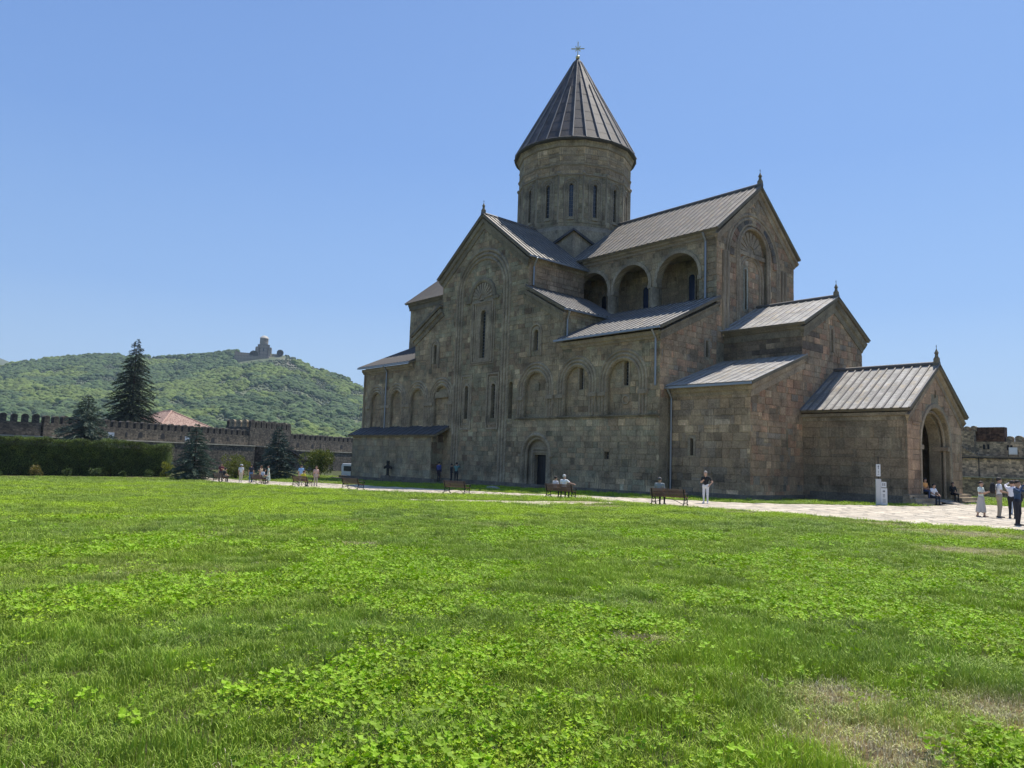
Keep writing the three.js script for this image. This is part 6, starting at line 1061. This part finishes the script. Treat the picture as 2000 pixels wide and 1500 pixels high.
// ---------------------------------------------------------------- small things
{
  const x = -19.55, z = -46.9, t = thing('information_post', 'grey and white information post with plates and an arrow panel by the porch', 'sign', [x, groundY(x, z), z], toCam(x, z) + .15);
  mesh('column', box(-.27, .02, 0, 1.62, -.12, .14), std(.58, .58, .56, .6), t);
  const pl = (name, x0, x1, y0, y1, marks, z = .14) => { const c = document.createElement('canvas'); c.width = 128; c.height = Math.round(128 * (y1 - y0) / (x1 - x0)); const g = c.getContext('2d'); g.fillStyle = '#d5d6d4'; g.fillRect(0, 0, c.width, c.height); g.fillStyle = '#555a60'; marks(g, c.width, c.height); const tx = new THREE.CanvasTexture(c); tx.colorSpace = THREE.SRGBColorSpace; const b = mesh(name, box(x0, x1, y0, y1, z - .12, z + .02), std(.55, .56, .56, .6), t); const f = new THREE.PlaneGeometry(x1 - x0 - .02, y1 - y0 - .02).translate((x0 + x1) / 2, (y0 + y1) / 2, z + .024); mesh('plate', f, new THREE.MeshStandardMaterial({ map: tx, roughness: .6 }), b); };
  pl('lower_box', -.02, .34, .02, 1.08, (g, w, h) => { g.fillRect(w * .3, h * .12, w * .16, h * .1); g.fillRect(w * .5, h * .12, w * .16, h * .1); for (let i = 0; i < 3; i++) g.fillRect(w * .3, h * (.34 + i * .07), w * .36, h * .03); for (let i = 0; i < 4; i++) g.fillRect(w * .25, h * (.62 + i * .06), w * .5, h * .02); });
  pl('upper_box', .02, .30, 1.12, 1.46, (g, w, h) => { g.fillRect(w * .2, h * .2, w * .18, h * .55); g.fillRect(w * .6, h * .2, w * .18, h * .55); });
  mesh('pole', rod([-.12, 1.6, .02], [-.12, 2.98, .02], .022), M.iron, t);
  pl('arrow_panel', -.24, .0, 1.78, 2.52, (g, w, h) => { g.beginPath(); g.moveTo(w * .5, h * .06); g.lineTo(w * .72, h * .22); g.lineTo(w * .58, h * .22); g.lineTo(w * .58, h * .42); g.lineTo(w * .42, h * .42); g.lineTo(w * .42, h * .22); g.lineTo(w * .28, h * .22); g.fill(); g.fillRect(w * .35, h * .55, w * .3, h * .06); g.beginPath(); g.arc(w * .5, h * .72, w * .12, 0, 7); g.fill(); g.fillRect(w * .3, h * .84, w * .4, h * .04); }, .06);
}
{
  const t = thing('stone_cross', 'dark stone cross standing against the low side block', 'cross', [-66.7, .02, -41.25], .55);
  mesh('shaft', (() => { const s = new THREE.Shape([[-.11, 0], [.11, 0], [.10, .85], [.42, .72], [.44, .92], [.10, 1.12], [.12, 1.2], [.13, 1.56], [-.13, 1.56], [-.12, 1.2], [-.10, 1.12], [-.44, .92], [-.42, .72], [-.10, .85]].map((p) => new THREE.Vector2(...p))); return boxUV(new THREE.ExtrudeGeometry(s, { depth: .14, bevelEnabled: true, bevelSize: .015, bevelThickness: .015, bevelSegments: 1 })); })(), std(.045, .045, .042, .85, { map: stoneMap }), t);
  mesh('foot', box(-.2, .2, -.04, .08, -.06, .22), M.plinth, t);
}
{
  const rock = (x, z, s, l) => { const g = new THREE.IcosahedronGeometry(1, 2), p = g.attributes.position; for (let i = 0; i < p.count; i++) { const v = V3().fromBufferAttribute(p, i), n = .8 + .4 * fbm(v.x * 1.7 + x, v.z * 1.7 + v.y + z, 3, 801); p.setXYZ(i, v.x * n * s[0], Math.max(-.1, v.y * n) * s[1], v.z * n * s[2]); } g.computeVertexNormals(); const m = mesh(numbered('flat_stone'), boxUV(g), std(.52, .5, .45, .9, { map: stoneMap }), scene); m.position.set(x, groundY(x, z), z); m.userData = { label: l, category: 'stone' }; };
  rock(-46.6, -38.8, [.75, .22, .45], 'pale flat stone lying in the grass before the cathedral'); rock(-44.2, -34.9, [.28, .12, .2], 'small pale stone in the grass beside the empty bench');
}
{
  // white van parked beyond the corner of the cathedral
  const t = thing('van', 'white minibus parked beyond the left corner of the cathedral', 'van', [-87.2, -1.3, -50.0], .72), paint = new THREE.MeshPhysicalMaterial({ color: lin(.78, .78, .76), roughness: .3, clearcoat: .6 });
  const s = new THREE.Shape(); [[-2.45, .35], [2.3, .35], [2.45, .6], [2.4, 1.0], [2.1, 1.15], [1.55, 1.95], [1.35, 2.12], [-2.35, 2.14], [-2.48, 1.9]].forEach((p, i) => i ? s.lineTo(...p) : s.moveTo(...p));
  mesh('body', boxUV(new THREE.ExtrudeGeometry(s, { depth: 1.76, bevelEnabled: true, bevelSize: .06, bevelThickness: .08, bevelSegments: 3 }).translate(0, 0, -.88)), paint, t);
  const gm = M.glass; for (const zz of [-.972, .972]) for (const [a, b] of [[-2.2, -1.15], [-1.0, .1], [.25, 1.05]]) mesh('window', box(a, b, 1.22, 1.88, zz - .012, zz + .012), gm, t);
  mesh('windscreen', box(-.02, .02, -.42, .42, -.8, .8).rotateZ(.6).translate(1.87, 1.58, 0), gm, t); mesh('rear_window', box(-2.56, -2.53, 1.2, 1.88, -.72, .72), gm, t);
  for (const [x, z] of [[-1.55, -.86], [1.5, -.86], [-1.55, .86], [1.5, .86]]) { const w = mesh('wheel', new THREE.CylinderGeometry(.34, .34, .24, 18).rotateX(PI / 2).translate(x, .34, z), M.black, t); mesh('rim', new THREE.CylinderGeometry(.2, .2, .26, 12).rotateX(PI / 2).translate(x, .34, z), std(.5, .5, .5, .4, { metalness: .7 }), w); }
  for (const z of [-.7, .7]) { mesh('headlight', box(2.46, 2.53, .75, .95, z - .18, z + .18), std(.8, .8, .8, .15), t); mesh('tail_light', box(-2.56, -2.52, .9, 1.3, z - .1, z + .1), std(.4, .02, .02, .3), t); }
}
{
  const t = thing('wheelchair_ramp', 'pale plank ramp laid on the porch steps between the seated people', 'ramp', [-18.35, .19, -55.6], 0);
  mesh('board', box(-.95, .95, -.02, .02, -.55, .55).rotateZ(-.17), std(.62, .59, .52, .7, { map: woodMap }), t);
  for (const z of [-.56, .56]) mesh('edge', box(-.95, .95, -.03, .05, z - .02, z + .02).rotateZ(-.17), std(.5, .48, .44, .6), t);
}
renderer.render(scene, camera);
